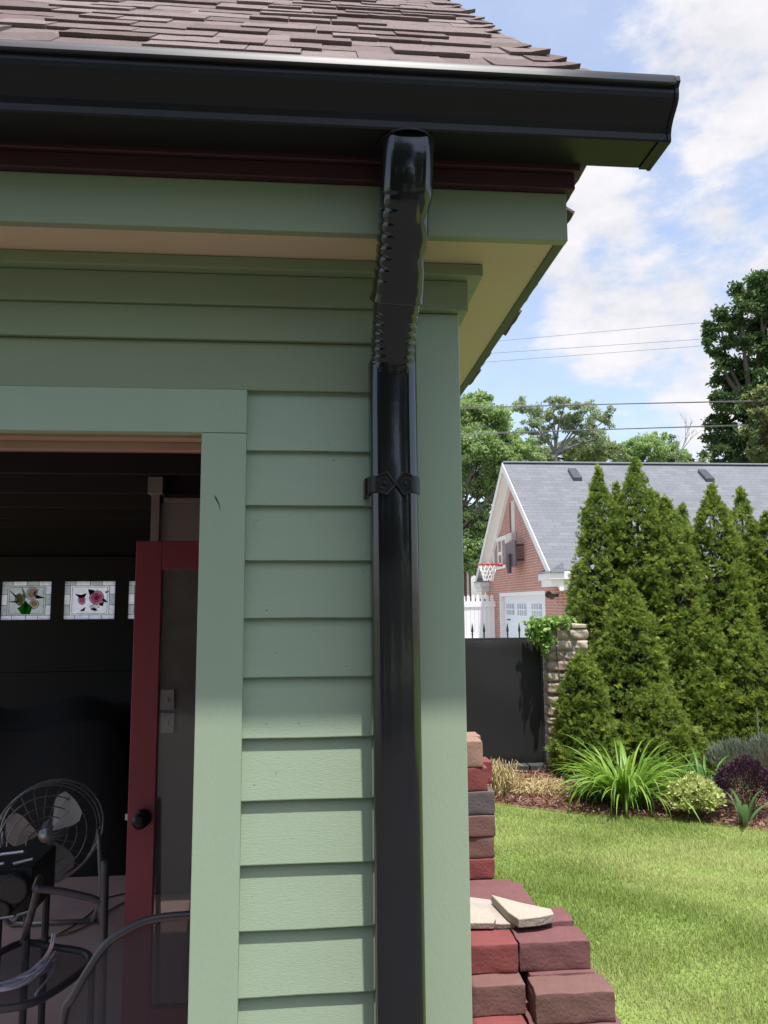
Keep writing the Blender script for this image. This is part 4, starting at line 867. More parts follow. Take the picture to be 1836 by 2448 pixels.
# ------------------------------------------------------------------ flower bed plants
def strapleaves(name, label, cat, px, py, n, Lr, width, m, group=None, spread=1.0, up_=1.0, droop=1.0, base_r=.07):
    c = PZ(px, py, 0.0); t = thing(name, label, cat, (c.x, c.y, 0), group); V = []; F = []; T = []
    for i in range(n):
        a = rnd(0, 2*math.pi); L = rnd(*Lr); el = rnd(.75, 1.45)*up_; r0 = base_r*math.sqrt(random.random()); p = np.array([c.x+r0*math.cos(a+rnd(-.6, .6)), c.y+r0*math.sin(a), 0.0]); d = np.array([math.cos(a)*spread, math.sin(a)*spread]); th = min(1.5, el); seg = 9; o = len(V); w = width*rnd(.7, 1.2); tn = rnd(0, 1); side = np.array([-math.sin(a), math.cos(a), 0]); kd = droop*rnd(.10, .34); tw = rnd(-.5, .5)
        for k in range(seg+1):
            f_ = k/seg; ww = w*(.55+.9*f_*(1-f_)*2)*(1-f_**3)+.0008; sv = side+np.array([0, 0, tw*f_]); V.append(p-sv*ww); V.append(p+np.array([0, 0, -ww*.45])); V.append(p+sv*ww)
            p = p+np.array([d[0]*math.cos(th), d[1]*math.cos(th), math.sin(th)])*L/seg; th -= kd*(.5+1.5*f_)
            if p[2] < .012: p[2] = .012+rnd(0, .01)
        for k in range(seg):
            for q in (0, 1): F.append((o+3*k+q, o+3*k+q+1, o+3*k+q+4, o+3*k+q+3)); T.append(tn)
    npmesh('leaves', V, F, m, t, T, True); b = MB(); b.lathe([(base_r*.9, 0), (base_r*.6, .03), (.0, .05)], (c.x, c.y, -.004), n=10); b.build('crown_base', mat('leaf_base', (.16, .19, .06), .8), t); return t
LILY = leafmat('daylily_leaf', (.13, .27, .03), (.28, .42, .06), .42, .35, .4); LIL2 = leafmat('lily_leaf_green', (.065, .18, .03), (.13, .28, .05), .45, .35, .4)
strapleaves('daylily', 'big bright green daylily clump with long arching leaves in front of the hedge', 'plant', 1500, 1925, 270, (.42, .80), .0115, LILY, base_r=.13)
strapleaves('daylily', 'darker green lily clump behind the yellow-green mound', 'plant', 1695, 1905, 90, (.35, .58), .0105, LIL2, base_r=.10)
strapleaves('daylily', 'narrow green leaves between the daylily and the right lily clump', 'plant', 1632, 1880, 45, (.3, .5), .008, LIL2, base_r=.08)
strapleaves('tulip_leaves', 'few broad upright grey-green tulip leaves at the bed edge', 'plant', 1782, 1972, 7, (.22, .34), .022, leafmat('tulip_leaf', (.10, .20, .07), (.20, .30, .13), .45, .3), base_r=.03, up_=1.25, droop=.5)
strapleaves('weed_tuft', 'small weedy tuft with soft leaves left of the daylily', 'plant', 1408, 1905, 60, (.16, .34), .011, leafmat('weed_leaf', (.10, .17, .06), (.19, .27, .10), .6, .3), base_r=.11)
strapleaves('weed_tuft', 'low pale green sprig against the foot of the pillar', 'plant', 1395, 1868, 26, (.15, .30), .013, leafmat('weed_leaf', (.10, .17, .06), (.19, .27, .10), .6, .3), base_r=.08, up_=.7)
strapleaves('weed_tuft', 'tiny green seedling on the mulch between pillar and lawn', 'plant', 1368, 1893, 9, (.08, .16), .014, leafmat('weed_leaf', (.10, .17, .06), (.19, .27, .10), .6, .3), base_r=.03, up_=.7)
def mound(name, label, px, py, pxw, pyh, m, n, L, Wd, stems=None, flat=.85, upb=.6, sub='leaves', whorl=0, group=None):
    c = PZ(px, py, 0.0); r = pxw/2*c.y/FPX; H = pyh*c.y/FPX*1.02
    t = thing(name, label, 'plant', (c.x, c.y+r*.6, 0), group); cy_ = c.y+r*.6
    d = RNG.normal(size=(n, 3)); d = unit(d); d[:, 2] = np.abs(d[:, 2])*1.1-.12; rad = RNG.uniform(.62, 1.0, n)**.5
    P = np.array([c.x, cy_, H*.42])+d*np.array([r, r*.9, H*.58])*rad[:, None]*(1+.10*np.sin(d[:, :1]*7+1)+.08*np.sin(d[:, 1:2]*9)); P[:, 2] = np.maximum(P[:, 2], .012)
    Dn = unit(d+np.array([0, 0, upb])+RNG.normal(size=(n, 3))*.35); tone = np.clip(RNG.normal(.5, .25, n), 0, 1)
    if whorl:
        k = whorl; Pw = np.repeat(P, k, 0); Dw = np.repeat(Dn, k, 0); e = RNG.normal(size=(n, 3)); e -= Dn*(e*Dn).sum(1, keepdims=True); e = unit(e); f_ = np.cross(Dn, e)
        an = np.tile(np.arange(k)*2.4, n); lay_ = np.tile(np.linspace(.45, 1.1, k), n)
        Dl = unit(Dw*(1.35-lay_)[:, None]*.9+(np.repeat(e, k, 0)*np.cos(an)[:, None]+np.repeat(f_, k, 0)*np.sin(an)[:, None])*lay_[:, None]); V, F = leafcloud(Pw-Dw*(lay_*L*.5)[:, None], Dl, RNG.uniform(.7, 1.1, len(Pw))*L, Wd, .12); tone = np.repeat(tone, k)
    else: V, F = leafcloud(P, Dn, RNG.uniform(.7, 1.2, n)*L, Wd)
    npmesh(sub, V, F, m, t, np.clip(tone+RNG.normal(0, .1, len(F)), 0, 1))
    b = MB()
    for i in range(40): j = int(RNG.integers(n)); b.tube([(c.x+rnd(-.04, .04), cy_+rnd(-.04, .04), 0), tuple((P[j]*.6+np.array([c.x, cy_, 0])*.4)), tuple(P[j])], .003, 4)
    b.build('stem', mat('plant_stem', (.14, .15, .06), .8), t); return t
mound('sedum', 'round yellow-green sedum mound at the edge of the lawn', 1684, 1966, 124, 98, leafmat('sedum_leaf', (.44, .50, .17), (.62, .66, .28), .5, .35), 330, .048, .012, whorl=9)
mound('barberry', 'dark purple leafed barberry bush at the right edge', 1815, 1958, 150, 128, leafmat('barberry_leaf', (.045, .018, .035), (.115, .055, .085), .5, .2), 5200, .022, .008, upb=.3)
mound('lavender', 'grey-green lavender with upright stalks behind the purple bush', 1772, 1868, 110, 80, leafmat('lavender_leaf', (.15, .19, .13), (.27, .30, .24), .7, .2), 1500, .085, .0035, upb=1.8)
mound('lavender', 'grey lavender clump touching the right photo edge behind the bush', 1845, 1868, 90, 92, leafmat('lavender_leaf', (.15, .19, .13), (.27, .30, .24), .7, .2), 1200, .085, .0035, upb=1.8)
# one tall flower stalk
c = PZ(1817, 1868); b = MB(); b.tube([(c.x, c.y, 0), (c.x+.01, c.y, .3), (c.x+.012, c.y, .66)], .005, 5); b.tube([(c.x+.012, c.y, .50), (c.x+.012, c.y, .70)], [.012, .007], 6); tag(b.build('flower_stalk', leafmat('stalk_green', (.20, .27, .14), (.2, .27, .14))), 'single tall green stalk rising above the lavender', 'plant')
# dried stems and mulch
def dried(label, px, py, n, w, h, pyw):
    c = PZ(px, py); t = MB()
    for i in range(n):
        x = c.x+random.gauss(0, w); y = c.y+random.gauss(0, pyw); a = rnd(0, 2*math.pi); hh = h*rnd(.4, 1.1); l = rnd(.02, .10)
        p = [Vector((x, y, .002)), Vector((x+math.cos(a)*l*.4, y+math.sin(a)*l*.4, hh*.7)), Vector((x+math.cos(a)*l, y+math.sin(a)*l, hh)), Vector((x+math.cos(a)*l*1.8, y+math.sin(a)*l*1.8, hh*rnd(.5, .95)))]
        t.tube(p, rnd(.0018, .004), 3, 0, rnd(0, 1), cap=False)
    o = t.build('dried_plant', mat('straw', (.36, .26, .12), .9, .2, 20, tone=(.52, .42, .22))); return tag(o, label, 'plant')
dried('tuft of dried straw-brown stems beside the tall paver stack', 1182, 1893, 420, .075, .26, .10)
dm_ = dried('low flattened mat of dried brown stems on the mulch', 1262, 1888, 520, .17, .085, .13); dm_.name = 'dried_stems'; dm_['kind'] = 'stuff'; del dm_['category']
n = 15000
xx = RNG.uniform(1.2, 4.6, n); f01 = RNG.uniform(0, 1, n)
ex = np.array([e1[0], e2[0], e3[0], e4[0], 7]); ey = np.array([e1[1], e2[1], e3[1], e4[1], 4.95]); yl = np.interp(xx, ex, ey)
yy = yl+.0+(9.2-yl)*f01**1.4
Vm, Fm = leafcloud(np.stack([xx, yy, np.full(n, .002)+RNG.uniform(0, .02, n)], 1), unit(np.stack([RNG.normal(size=n), RNG.normal(size=n), RNG.normal(size=n)*.25], 1)), RNG.uniform(.02, .06, n), RNG.uniform(.004, .010, n), .05)
tag(npmesh('mulch_chips', Vm, Fm, mat('mulch_chip', (.13, .06, .045), .9, .2, 20, tone=(.34, .20, .15)), None, RNG.uniform(0, 1, n)**1.6), kind='stuff')
# grass blades
n = 330000
yy = 7.3-RNG.uniform(0, 1, n)**.8*4.7; xx = RNG.uniform(.75, 5.2, n); 
keep = (yy < np.interp(xx, np.concatenate([[.7], ex]), np.concatenate([[7.35], ey]))+.02+RNG.normal(0, .012, n)) & (xx < .75+yy*.62); xx, yy = xx[keep], yy[keep]; n = len(xx)
hgt = RNG.uniform(.015, .040, n)*(.85+.35*np.sin(xx*5+np.sin(yy*4)*2)*np.sin(yy*6.3+xx*2)); a = RNG.uniform(0, 2*np.pi, n); lean = RNG.uniform(.2, 1.1, n)*hgt; wv = RNG.uniform(.0010, .0022, n)*(1+.12*yy)
dx, dy = np.cos(a), np.sin(a); z0 = np.full(n, -.016)
A_ = np.stack([xx-dy*wv, yy+dx*wv, z0], 1); B_ = np.stack([xx+dy*wv, yy-dx*wv, z0], 1); C_ = np.stack([xx+dx*lean+dy*wv*.3, yy+dy*lean-dx*wv*.3, z0+hgt], 1); D_ = np.stack([xx+dx*lean-dy*wv*.3, yy+dy*lean+dx*wv*.3, z0+hgt], 1)
V = np.stack([A_, B_, C_, D_], 1).reshape(-1, 3); F = np.arange(4*n).reshape(-1, 4)
patch = .5+.26*np.sin(xx*2.3+np.sin(yy*1.7)*1.5)+.18*np.sin(yy*3.1+xx*1.3+1)+.12*np.sin(xx*7+yy*5)
# paler worn patch in the lawn
cw = PZ(1590, 2060); patch += .45*np.exp(-((xx-cw.x)/.45)**2-((yy-cw.y)/.4)**2)
tone = np.clip(patch+RNG.normal(0, .22, n), 0, 1)
tag(npmesh('grass', V, F, leafmat('grass_blade', (.22, .31, .065), (.48, .52, .21), .55, .45, .3), None, tone), kind='stuff')

# ------------------------------------------------------------------ neighbouring brick garage
gx = 5.6; y1, y2 = 17.15, 25.0; ym_ = (y1+y2)/2; zr = PX(1213, 1103, gx-.25).z; zr = 5.72; zev = 2.52; gx2 = 22.0
BRK = brickmat('red_brick', (.50, .215, .155), (.42, .165, .12), (.52, .42, .36), .21, .071, .010, var=.12)
WHT = mat('white_trim_paint', (.78, .76, .72), .5, .05, 3, 0, 40, .3); WH2 = mat('white_door_paint', (.72, .75, .78), .45, .05, 3)
bg_ = thing('brick_garage', 'red brick garage with steep grey shingled roof and white gable trim beyond the fence', 'garage', (gx, y1, 0))
dy0, dy1, dzt_ = 18.35, 23.05, 2.03
b = MB(); t_ = .25
# gable wall as butted pieces round the door; front eave wall; back walls
b.box(gx, gx+t_, y1, dy0, 0, zev); b.box(gx, gx+t_, dy1, y2, 0, zev); b.box(gx, gx+t_, dy0, dy1, dzt_, zev)
nz0, nz1, ny0, ny1 = 3.72, 4.66, 20.98, 21.36
wy0, wy1, wzb, wzt = 22.05, 23.55, 2.86, 3.62
def gz(y): return zev+(zr-.28-zev)*(1-abs(y-ym_)/((y2-y1)/2))
b.prism([(y1, zev), (y2, zev), (ym_, zr-.28)], 'x', gx, gx+t_)
b.box(gx+t_, gx2, y1, y1+t_, 0, zev); b.box(gx+t_, gx2, y2-t_, y2, 0, zev); b.box(gx2, gx2+t_, y1, y2, 0, zev)
b.build('wall', BRK, bg_)
RSH = brickmat('grey_shingle', (.185, .194, .212), (.152, .16, .174), (.118, .124, .135), .32, .13, .006, .9, .37, .25, slope=1.35, var=.10)
ov = .38; sl_ = (zr-zev)/(ym_-y1); b = MB()
zlo = zev-.02; th_ = .05
def rz(y): return zev+.10+(zr-zev-.10)*(y-(y1-.0))/(ym_-y1)
xo = gx-.30
for sgn in (1, -1):
    yA = y1-.25 if sgn == 1 else y2+.25
    zA = rz(y1-.25)
    b.hexa([(xo, yA, zA), (gx2+.4, yA, zA), (gx2+.4, ym_, zr), (xo, ym_, zr), (xo, yA, zA+th_), (gx2+.4, yA, zA+th_), (gx2+.4, ym_, zr+th_), (xo, ym_, zr+th_)])
rofo = b.build('roof', RSH, bg_)
b = MB(); b.box(xo, gx2+.4, ym_-.12, ym_+.12, zr+.02, zr+.066); b.build('ridge_cap', mat('ridge_grey', (.27, .285, .30), .9, .1, 6), bg_, .01)
for i, (px, py) in enumerate(((1373, 1118), (1530, 1119), (1686, 1120))):
    q = PY(px, py, ym_-.62); zc2 = rz(ym_-.62)+.05; b = MB()
    b.hexa([(q.x-.125, ym_-.86, rz(ym_-.86)+.03), (q.x+.125, ym_-.86, rz(ym_-.86)+.03), (q.x+.125, ym_-.40, rz(ym_-.40)+.03), (q.x-.125, ym_-.40, rz(ym_-.40)+.03), (q.x-.125, ym_-.88, rz(ym_-.86)+.16), (q.x+.125, ym_-.88, rz(ym_-.86)+.16), (q.x+.125, ym_-.42, rz(ym_-.40)+.14), (q.x-.125, ym_-.42, rz(ym_-.40)+.14)])
    b.build('roof_vent', mat('vent_metal', (.06, .062, .07), .3, .1, 5, 0, 40, .6), rofo, .015)
# rake boards and soffit along the gable
for sgn in (1, -1):
    yA = y1-.25 if sgn == 1 else y2+.25; b = MB(); zA = rz(y1-.25)
    b.hexa([(xo-.025, yA, zA-.20), (xo-.001, yA, zA-.20), (xo-.001, ym_, zr-.20), (xo-.025, ym_, zr-.20), (xo-.025, yA, zA+.03), (xo-.001, yA, zA+.03), (xo-.001, ym_, zr+.03), (xo-.025, ym_, zr+.03)])
    b.hexa([(xo, yA, zA-.17), (gx-.001, yA, zA-.17), (gx-.001, ym_, zr-.17), (xo, ym_, zr-.17), (xo, yA, zA-.14), (gx-.001, yA, zA-.14), (gx-.001, ym_, zr-.14), (xo, ym_, zr-.14)])
    b.hexa([(gx-.10, yA, zA-.42), (gx-.001, yA, zA-.42), (gx-.001, ym_, zr-.42), (gx-.10, ym_, zr-.42), (gx-.10, yA, zA-.171), (gx-.001, yA, zA-.171), (gx-.001, ym_, zr-.171), (gx-.10, ym_, zr-.171)])
    b.build('rake_trim', WHT, bg_)
# cornice returns and front cornice
for sgn in (1, -1):
    ya_, yb2 = (y1-.30, y1+.62) if sgn == 1 else (y2-.62, y2+.30)
    b = MB(); b.box(gx-.34, gx-.001, ya_, yb2, zev-.26, zev-.10); b.box(gx-.28, gx-.001, ya_+.06, yb2-.06, zev-.42, zev-.2605); b.build('cornice_return', WHT, bg_, .01)
    b = MB(); b.hexa([(gx-.40, ya_-.04, zev-.099), (gx-.002, ya_-.04, zev-.099), (gx-.002, yb2+.04, zev-.099), (gx-.40, yb2+.04, zev-.099), (gx-.30, ya_+.04, zev-.06), (gx-.002, ya_+.04, zev+.13), (gx-.002, yb2-.04, zev+.13), (gx-.30, yb2-.04, zev-.06)]); b.build('return_roof', RSH, bg_)
b = MB(); b.box(gx+.0, gx2, y1-.30, y1-.001, zev-.26, zev-.08); b.box(gx+.0, gx2, y1-.16, y1-.001, zev-.50, zev-.2605); b.build('cornice', WHT, bg_, .01)
# overhead door, window, niche, lamp
b = MB(); b.box(gx+.12, gx+.16, dy0, dy1, 0, dzt_); gdr = b.build('garage_door', WH2, bg_)
b = MB(); b.box(gx-.015, gx+.119, dy0, dy0+.10, 0, dzt_-.10); b.box(gx-.015, gx+.119, dy1-.10, dy1, 0, dzt_-.10); b.box(gx-.015, gx+.119, dy0, dy1, dzt_-.10, dzt_); b.build('door_frame', WHT, bg_)
GLS = mat('dull_window_glass', (.34, .36, .38), .15, .2, 2, 0, 40, .6)
for py_ in (1219, 1246, 1281, 1316):
    pxs = {1219: (1210, 1228), 1246: (1236, 1257), 1281: (1270, 1294), 1316: (1306, 1326)}[py_]
    ya3, yb3 = PX(pxs[0], 1440, gx+.11).y, PX(pxs[1], 1440, gx+.11).y; zt3 = 1.70; zb3 = 1.38
    lo, hi = min(ya3, yb3), max(ya3, yb3); lo = max(lo, dy0+.05); b = MB(); b.box(gx+.112, gx+.1195, lo, hi, zb3, zt3); w_ = b.build('window', GLS, gdr)
    b = MB()
    for k in range(1, 4): yk = lo+(hi-lo)*k/4; b.box(gx+.104, gx+.1118, yk-.025, yk+.025, zb3, zt3)
    b.box(gx+.103, gx+.1035+.008, lo, hi, (zb3+zt3)/2-.018, (zb3+zt3)/2+.018); b.build('muntin', WH2, w_)
b = MB(); b.tube([(gx+.10, dy1-.45, 1.23), (gx+.10, dy1-.75, 1.23)], .02, 6); b.build('handle', IRON, gdr)
b = MB(); b.box(gx-.05, gx-.001, wy0-.10, wy1+.10, wzt, wzt+.12); b.box(gx-.05, gx-.001, wy0-.12, wy0, wzb, wzt); b.box(gx-.05, gx-.001, wy1, wy1+.12, wzb, wzt); b.box(gx-.08, gx-.001, wy0-.14, wy1+.14, wzb-.10, wzb); wf = b.build('window', WHT, bg_)
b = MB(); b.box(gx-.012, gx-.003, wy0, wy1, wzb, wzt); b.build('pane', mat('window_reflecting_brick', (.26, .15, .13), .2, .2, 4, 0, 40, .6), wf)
b = MB(); wm = (wy0+wy1)/2
for a_, c_, z_, w in ((wm-.28, wm-.2, wzb, wzt), (wm+.2, wm+.28, wzb, wzt)): b.box(gx-.035, gx-.0125, a_, c_, z_, w)
b.box(gx-.034, gx-.0125, wm-.199, wm+.199, (wzb+wzt)/2-.05, (wzb+wzt)/2+.05); b.build('muntin', WHT, wf)
b = MB(); b.box(gx-.02, gx-.001, ny0, ny1, nz0, nz1); b.build('niche', mat('niche_stone', (.66, .58, .52), .8, .1, 5), bg_)
b = MB(); b.box(gx-.03, gx-.001, ny1+.001, ny1+.16, nz0+.05, nz1-.02); b.build('niche_shadow', mat('niche_shadow_tone', (.22, .10, .08), .9), bg_)  # dark strip with the shade beside the niche put into its colour
b = MB(); b.box(gx-.16, gx-.001, ny0-.1, ny1+.2, nz0-.24, nz0); b.build('niche_sill', mat('niche_stone', (.66, .58, .52), .8, .1, 5), bg_, .02)
q = PX(1318, 1422, gx-.08); b = MB(); b.tube([(gx-.001, q.y-.28, q.z-.02), (gx-.18, q.y-.24, q.z-.02)], .04, 8); b.lathe([(.03, .10), (.055, .05), (.08, -.04), (.085, -.07)], (gx-.2, q.y-.12, q.z), 'y', 12); b.lathe([(.03, .10), (.05, .05), (.07, -.04)], (gx-.2, q.y-.38, q.z-.04), 'y', 12); b.build('flood_lamp', mat('bronze_lamp', (.06, .035, .03), .4), bg_)
# basketball hoop on the gable
hoop = thing('basketball_hoop', 'red basketball rim with white net and grey backboard fixed to the brick gable', 'hoop', (gx-.3, 20.5, 2.8))
rc = PY(1168, 1349, 20.6); rc = Vector((4.69, 20.6, rc.z)); b = MB(); rr = .27
b.tube([(rc.x+rr*math.cos(a), rc.y+rr*math.sin(a), rc.z) for a in [2*math.pi*k/28 for k in range(29)]], .022, 8); b.box(rc.x+rr, rc.x+rr+.12, rc.y-.10, rc.y+.10, rc.z-.06, rc.z+.02); b.build('rim', mat('red_rim', (.60, .05, .035), .4), hoop, smooth=True)
b = MB()
for k in range(12):
    for s_ in (1, -1):
        pts = []
        for j in range(6): f_ = j/5; a = 2*math.pi*k/12+s_*f_*1.05; r_ = rr*(1-.52*f_**.7); pts.append((rc.x+r_*math.cos(a), rc.y+r_*math.sin(a), rc.z-.02-.44*f_))
        b.tube(pts, .011, 4)
b.build('net', mat('white_net', (.80, .79, .76), .7), hoop)
bbx = gx-.28; b = MB(); b.box(bbx, bbx+.05, rc.y-.55, rc.y+.55, rc.z-.08, rc.z+.62); b.build('backboard', mat('grey_backboard', (.12, .105, .11), .35, .1, 3), hoop, .01)
b = MB()
for sy_ in (-.45, .45):
    for z_ in (rc.z+.1, rc.z+.5): b = MB(); b.tube([(bbx+.05, rc.y+sy_*.9, z_), (gx-.001, rc.y+sy_*.9, z_)], .03, 6); b.build('bracket_arm', mat('dark_bracket', (.07, .045, .045), .5), hoop)
b = MB(); b.box(bbx-.06, bbx-.001, rc.y-.12, rc.y+.12, rc.z-.25, rc.z+.28); b.build('bracket', mat('dark_bracket', (.07, .045, .045), .5), hoop)
# white vinyl fence and the sliver of another house
vx0, vx1, vy = 1.5, 5.55, 23.5; VN = mat('white_vinyl', (.80, .80, .80), .4, .03, 3)
wf_ = thing('white_fence', 'white picket fence with scalloped top left of the brick garage', 'fence', ((vx0+vx1)/2, vy, 0)); b = MB(); zt_ = PY(1140, 1428, vy).z
x = vx0
while x < vx1-.1:
    b.box(x, x+.125, vy, vy+.03, .08, zt_-.22); x += .13
b.build('panel', VN, wf_, .004)
b = MB(); b.box(vx0, vx1, vy-.03, vy-.0005, zt_-.30, zt_-.12); b.build('rail', VN, wf_)
b = MB(); b.box(vx0, vx1, vy-.03, vy-.0005, .55, .67); b.build('rail', VN, wf_)
x = vx0; b = MB()
while x < vx1-.1:
    zz = zt_+.02+.05*abs(math.sin(x*2.2)); b.prism([(x, zt_-.219), (x+.10, zt_-.219), (x+.10, zz-.03), (x+.05, zz+.03), (x, zz-.03)], 'y', vy, vy+.03); x += .15
b.build('picket_top', VN, wf_)
hx = PY(1126, 1400, 31).x; nh = thing('brick_house', 'dark red brick house corner with white downspout behind the white fence', 'house', (hx-4, 31, 0))
b = MB(); b.box(hx-8, hx, 31, 40, 0, 3.4); b.build('wall', brickmat('dark_brick', (.22, .075, .06), (.18, .06, .05), (.28, .22, .19), .21, .071), nh); b = MB(); b.prism([(30.6, 3.4), (40.4, 3.4), (35.5, 6.2)], 'x', hx-8.3, hx+.3); b.build('roof', RSH, nh)
b = MB(); b.tube(spline([(hx-.14, 30.93, 3.35), (hx-.14, 30.93, 1.2), (hx-.14, 30.93, .75), (hx-.02, 30.85, .45)], 5), .05, 8); b.build('downspout', WHT, nh)
b = MB(); b.box(hx+.0, hx+3.2, 33, 33.3, 0, 1.9); b.build('porch_wall', mat('porch_dark', (.07, .06, .06), .8), nh)

# ------------------------------------------------------------------ broadleaf trees
def tree(name, label, trunk, blobs, m, leaf, n, y, cat='tree', bark=BARK, tr=.25, group='trees behind the brick garage', limbs=True, shell=.55, droop=-.25, tonemu=.45):
    """blobs = (px, py, rx_px, rz_px) ellipsoids of foliage at distance y; trunk = (px_base, fork px, fork py)"""
    k = y/FPX; f0 = PY(trunk[0], 1442, y); base = Vector((f0.x, y, 0)); fk = PY(trunk[1], trunk[2], y); t = thing(name, label, cat, tuple(base), group)
    Ps = []; Ds = []; T = []; vol = sum(b[2]*b[3] for b in blobs)
    lb = MB(); lb.tube([base, base.lerp(fk, .5)+Vector((rnd(-.1, .1), 0, 0)), fk], [tr, tr*.8, tr*.6], 9)
    for b in blobs:
        c = PY(b[0], b[1], y+(b[4] if len(b) > 4 else rnd(-.6, .6))); kk = c.y/FPX; rx_, rz_ = b[2]*kk, b[3]*kk; ry_ = min(rx_, 1.6*rz_+.4)*.9
        nb = max(60, int(n*b[2]*b[3]/vol))
        # sub-clumps inside each blob
        nc_ = max(5, int(9+nb/140)); d = unit(RNG.normal(size=(nc_, 3))); r = RNG.uniform(shell, 1, nc_)**.7; cc = np.array(c)+d*np.array([rx_, ry_, rz_])*r[:, None]; ct = np.clip(RNG.normal(tonemu, .22, nc_), 0, 1)
        pick = RNG.integers(0, nc_, nb); cs = .30*min(rx_, rz_)*RNG.uniform(.7, 1.5, nc_); P = cc[pick]+unit(RNG.normal(size=(nb, 3)))*(cs[pick]*RNG.uniform(0, 1, nb)**.45)[:, None]*np.array([1.25, 1.25, .75])
        Ps.append(P); Ds.append(unit(RNG.normal(size=(nb, 3))+np.array([0, 0, droop])+(P-np.array(c))/max(rx_, .1)*.6)); T.append(np.clip(ct[pick]+RNG.normal(0, .15, nb), 0, 1))
        if limbs:
            limb(lb, fk, c, tr*.35, .02, 6, .1)
            for q in cc[:6]: limb(lb, c, q, .02, .008, 4, .1, 3)
    P = np.concatenate(Ps); Dn = np.concatenate(Ds); V, F = leafcloud(P, Dn, RNG.uniform(.7, 1.2, len(P))*leaf, leaf*.30*RNG.uniform(.7, 1.2, len(P)), .12)
    npmesh('crown', V, F, m, t, np.concatenate(T)); lb.build('trunk', bark, t); return t
MAP = leafmat('maple_leaf', (.27, .40, .13), (.45, .56, .25), .5, .55); MAP2 = leafmat('light_leaf', (.30, .38, .20), (.46, .53, .32), .5, .5); DKL = leafmat('dark_maple_leaf', (.060, .11, .035), (.165, .25, .075), .45, .35); CON = leafmat('spruce_needle', (.17, .22, .07), (.33, .36, .13), .6, .3)
tree('maple_tree', 'dense bright green tree filling the gap left of the brick gable', (1062, 1062, 1300), [(1120, 990, 60, 45), (1180, 1000, 55, 40), (1080, 1060, 60, 60), (1150, 1070, 75, 50), (1230, 1090, 50, 35), (1100, 1150, 60, 55), (1175, 1160, 55, 50), (1120, 1240, 55, 50), (1170, 1250, 30, 40), (1115, 1320, 50, 45), (1145, 1350, 32, 35), (1060, 1250, 60, 80), (1270, 1105, 40, 22), (1215, 1050, 40, 30), (1255, 1075, 40, 26), (1145, 955, 40, 22), (1190, 1130, 40, 40)], MAP, .14, 56000, 29, tr=.22, shell=.2)
tree('walnut_tree', 'thin open tree with a dark forked trunk rising behind the roof ridge', (1326, 1328, 1085), [(1255, 970, 35, 22), (1300, 985, 35, 25), (1350, 968, 40, 20), (1400, 985, 40, 28), (1440, 1010, 28, 22), (1270, 1020, 32, 20), (1375, 1015, 35, 22), (1320, 960, 20, 12), (1425, 1050, 28, 22), (1455, 985, 14, 14), (1300, 1040, 34, 24), (1340, 1005, 34, 24), (1395, 1050, 30, 22), (1290, 1080, 36, 22)], MAP2, .12, 14000, 33, tr=.17, bark=BARKG, shell=.35)
tree('bushy_tree', 'rounded olive green tree just right of the forked trunk', (1400, 1400, 1110), [(1385, 1070, 50, 36), (1430, 1080, 50, 32), (1350, 1095, 34, 22), (1405, 1040, 30, 24), (1465, 1085, 36, 26), (1290, 1090, 36, 26)], leafmat('olive_leaf', (.28, .35, .14), (.42, .48, .24), .5, .5), .12, 14000, 35)
tree('bushy_tree', 'bright green rounded tree above the second roof vent', (1530, 1530, 1110), [(1510, 1078, 40, 30), (1550, 1072, 44, 34), (1595, 1085, 40, 30), (1570, 1050, 28, 18), (1480, 1092, 30, 20), (1625, 1095, 30, 20)], MAP, .13, 13000, 36)
tree('bushy_tree', 'sparse low pale green tree between the dead branches and the dark tree', (1650, 1650, 1110), [(1625, 1095, 28, 16), (1660, 1098, 28, 14), (1610, 1060, 14, 22), (1690, 1096, 26, 14)], MAP2, .12, 3500, 38)
# bare branches
dd = MB(); y = 33
b0 = PY(1615, 1110, y)
def twig(p, d, L, r, dep):
    e = p+d*L; limb(dd, p, e, r, r*.55, 5, .06, 3)
    if dep:
        for i in range(3): twig(p.lerp(e, rnd(.5, 1)), (d+Vector((rnd(-.6, .6), rnd(-.3, .3), rnd(-.1, .5)))).normalized(), L*rnd(.45, .7), r*.5, dep-1)
dd.tube([(b0.x-.1, y, 0), (b0.x, y, b0.z)], [.12, .07], 7)
twig(b0, Vector((.42, 0, .9)).normalized(), 1.4, .028, 3); twig(b0, Vector((.15, 0, 1)).normalized(), .8, .022, 3); twig(PY(1635, 1070, y), Vector((.7, 0, .8)).normalized(), .7, .02, 2)
tag(dd.build('bare_tree', BARKG), 'bare grey branches of a dead tree above the ridge, left of the big dark tree', 'tree')
tree('maple_tree', 'huge dark green maple towering at the right edge above the roof', (1800, 1800, 980), [(1810, 690, 60, 40), (1855, 700, 70, 60), (1770, 745, 60, 38), (1725, 790, 42, 36), (1850, 800, 80, 60), (1790, 840, 70, 45), (1745, 890, 50, 40), (1800, 930, 70, 50), (1740, 960, 45, 40), (1720, 1030, 40, 40), (1780, 1030, 60, 50), (1715, 1085, 35, 28), (1775, 1095, 50, 30), (1860, 950, 80, 80), (1950, 820, 90, 120), (1960, 1000, 100, 110), (1860, 1080, 70, 50), (1705, 825, 22, 24)], DKL, .16, 60000, 27, tr=.35, droop=-.5, tonemu=.35)
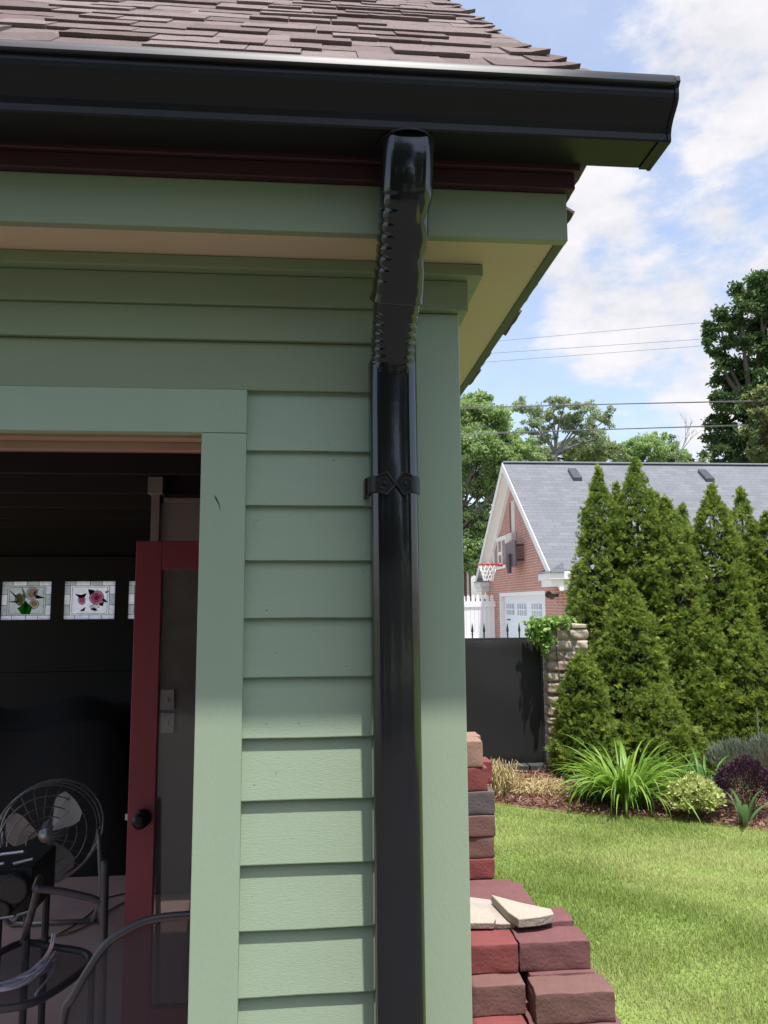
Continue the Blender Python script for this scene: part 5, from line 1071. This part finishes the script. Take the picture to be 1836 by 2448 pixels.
tree('spruce_tree', 'yellow-green spruce branches reaching in at the right edge before the dark maple', (1850, 1846, 960), [(1800, 945, 28, 10), (1830, 930, 26, 10), (1790, 960, 22, 8), (1815, 985, 32, 11), (1835, 1010, 34, 12), (1800, 1025, 26, 9), (1825, 1050, 36, 12), (1812, 1080, 36, 12), (1840, 1100, 40, 14), (1870, 980, 40, 60), (1880, 1060, 50, 50)], CON, .16, 8000, 24.5, tr=.2, droop=-.9)

# ------------------------------------------------------------------ power lines
def line(label, ya, p0, p1, r, dbl=False):
    a, c = PY(*p0, ya), PY(*p1, ya-1.5); d = c-a; b = MB(); A_ = a-d*2.2; C_ = c+d*2.2; pts = []
    for i in range(25):
        f_ = i/24; p = A_.lerp(C_, f_); pts.append(p)
    b.tube(pts, r, 5)
    if dbl: b.tube([p+Vector((0, 0, -.035-.02*math.sin(i*.9))) for i, p in enumerate(pts)], r*.8, 5)
    return tag(b.build('power_line', mat('wire', (.09, .09, .095), .6), None), label, 'cable', 'overhead wires across the sky')
line('highest of the three thin overhead wires below the white cloud', 40, (1205, 814), (1836, 757), .011)
line('middle thin overhead wire below the white cloud', 40.4, (1183, 844), (1836, 800), .011)
line('lowest of the three thin overhead wires below the white cloud', 40.8, (1170, 865), (1836, 815), .011)
line('upper thick overhead cable crossing the tree tops', 26, (1100, 974), (1836, 957), .013, True)
line('lower thick overhead cable just above the far roof ridge', 26.4, (1100, 1037), (1836, 1014), .013, True)

# ------------------------------------------------------------------ trees standing behind the photographer, mirrored in the black enamel
n = 42000
c_ = np.stack([RNG.uniform(-13, 12, 60), RNG.uniform(-13, -10, 60), RNG.uniform(.5, 8.2, 60)], 1); k = RNG.integers(0, 60, n)
Pw = c_[k]+unit(RNG.normal(size=(n, 3)))*(RNG.uniform(.2, 1, n)**.4*1.9)[:, None]; Pw[:, 2] = np.maximum(Pw[:, 2], .1)
Vw, Fw = leafcloud(Pw, unit(RNG.normal(size=(n, 3))), RNG.uniform(.3, .5, n), .13); tag(npmesh('woodland', Vw, Fw, DKL, None, RNG.uniform(0, 1, n)), kind='stuff')

# added near-black mound in place of clutter, darkens the back of the garage
hp = MB(); vs = []; fs = []; nx, ny = 26, 12; hx0, hx1, hy0, hy1 = -3.3, -1.12, 5.25, 6.6
for j in range(ny+1):
    for i in range(nx+1):
        u, v = i/nx, j/ny; e = min(1, 9*min(u, 1-u, v*1.2, (1-v)))**.5; h = e*(.98+.03*math.sin(u*9+1)+.03*math.sin(u*17+v*5)+.05*math.sin(v*11+u*4)); vs.append((hx0+(hx1-hx0)*u, hy0+(hy1-hy0)*v, .012+max(0, h)))
for j in range(ny):
    for i in range(nx): a = j*(nx+1)+i; fs.append((a, a+1, a+nx+2, a+nx+1))
hp.add(vs, fs); tag(hp.build('dark_filler_mound', mat('near_black_filler', (.016, .015, .016), .7, .3, 5, .2, 12, .3), smooth=True), 'added near-black mound in place of clutter, darkening the floor behind the fan', 'filler')
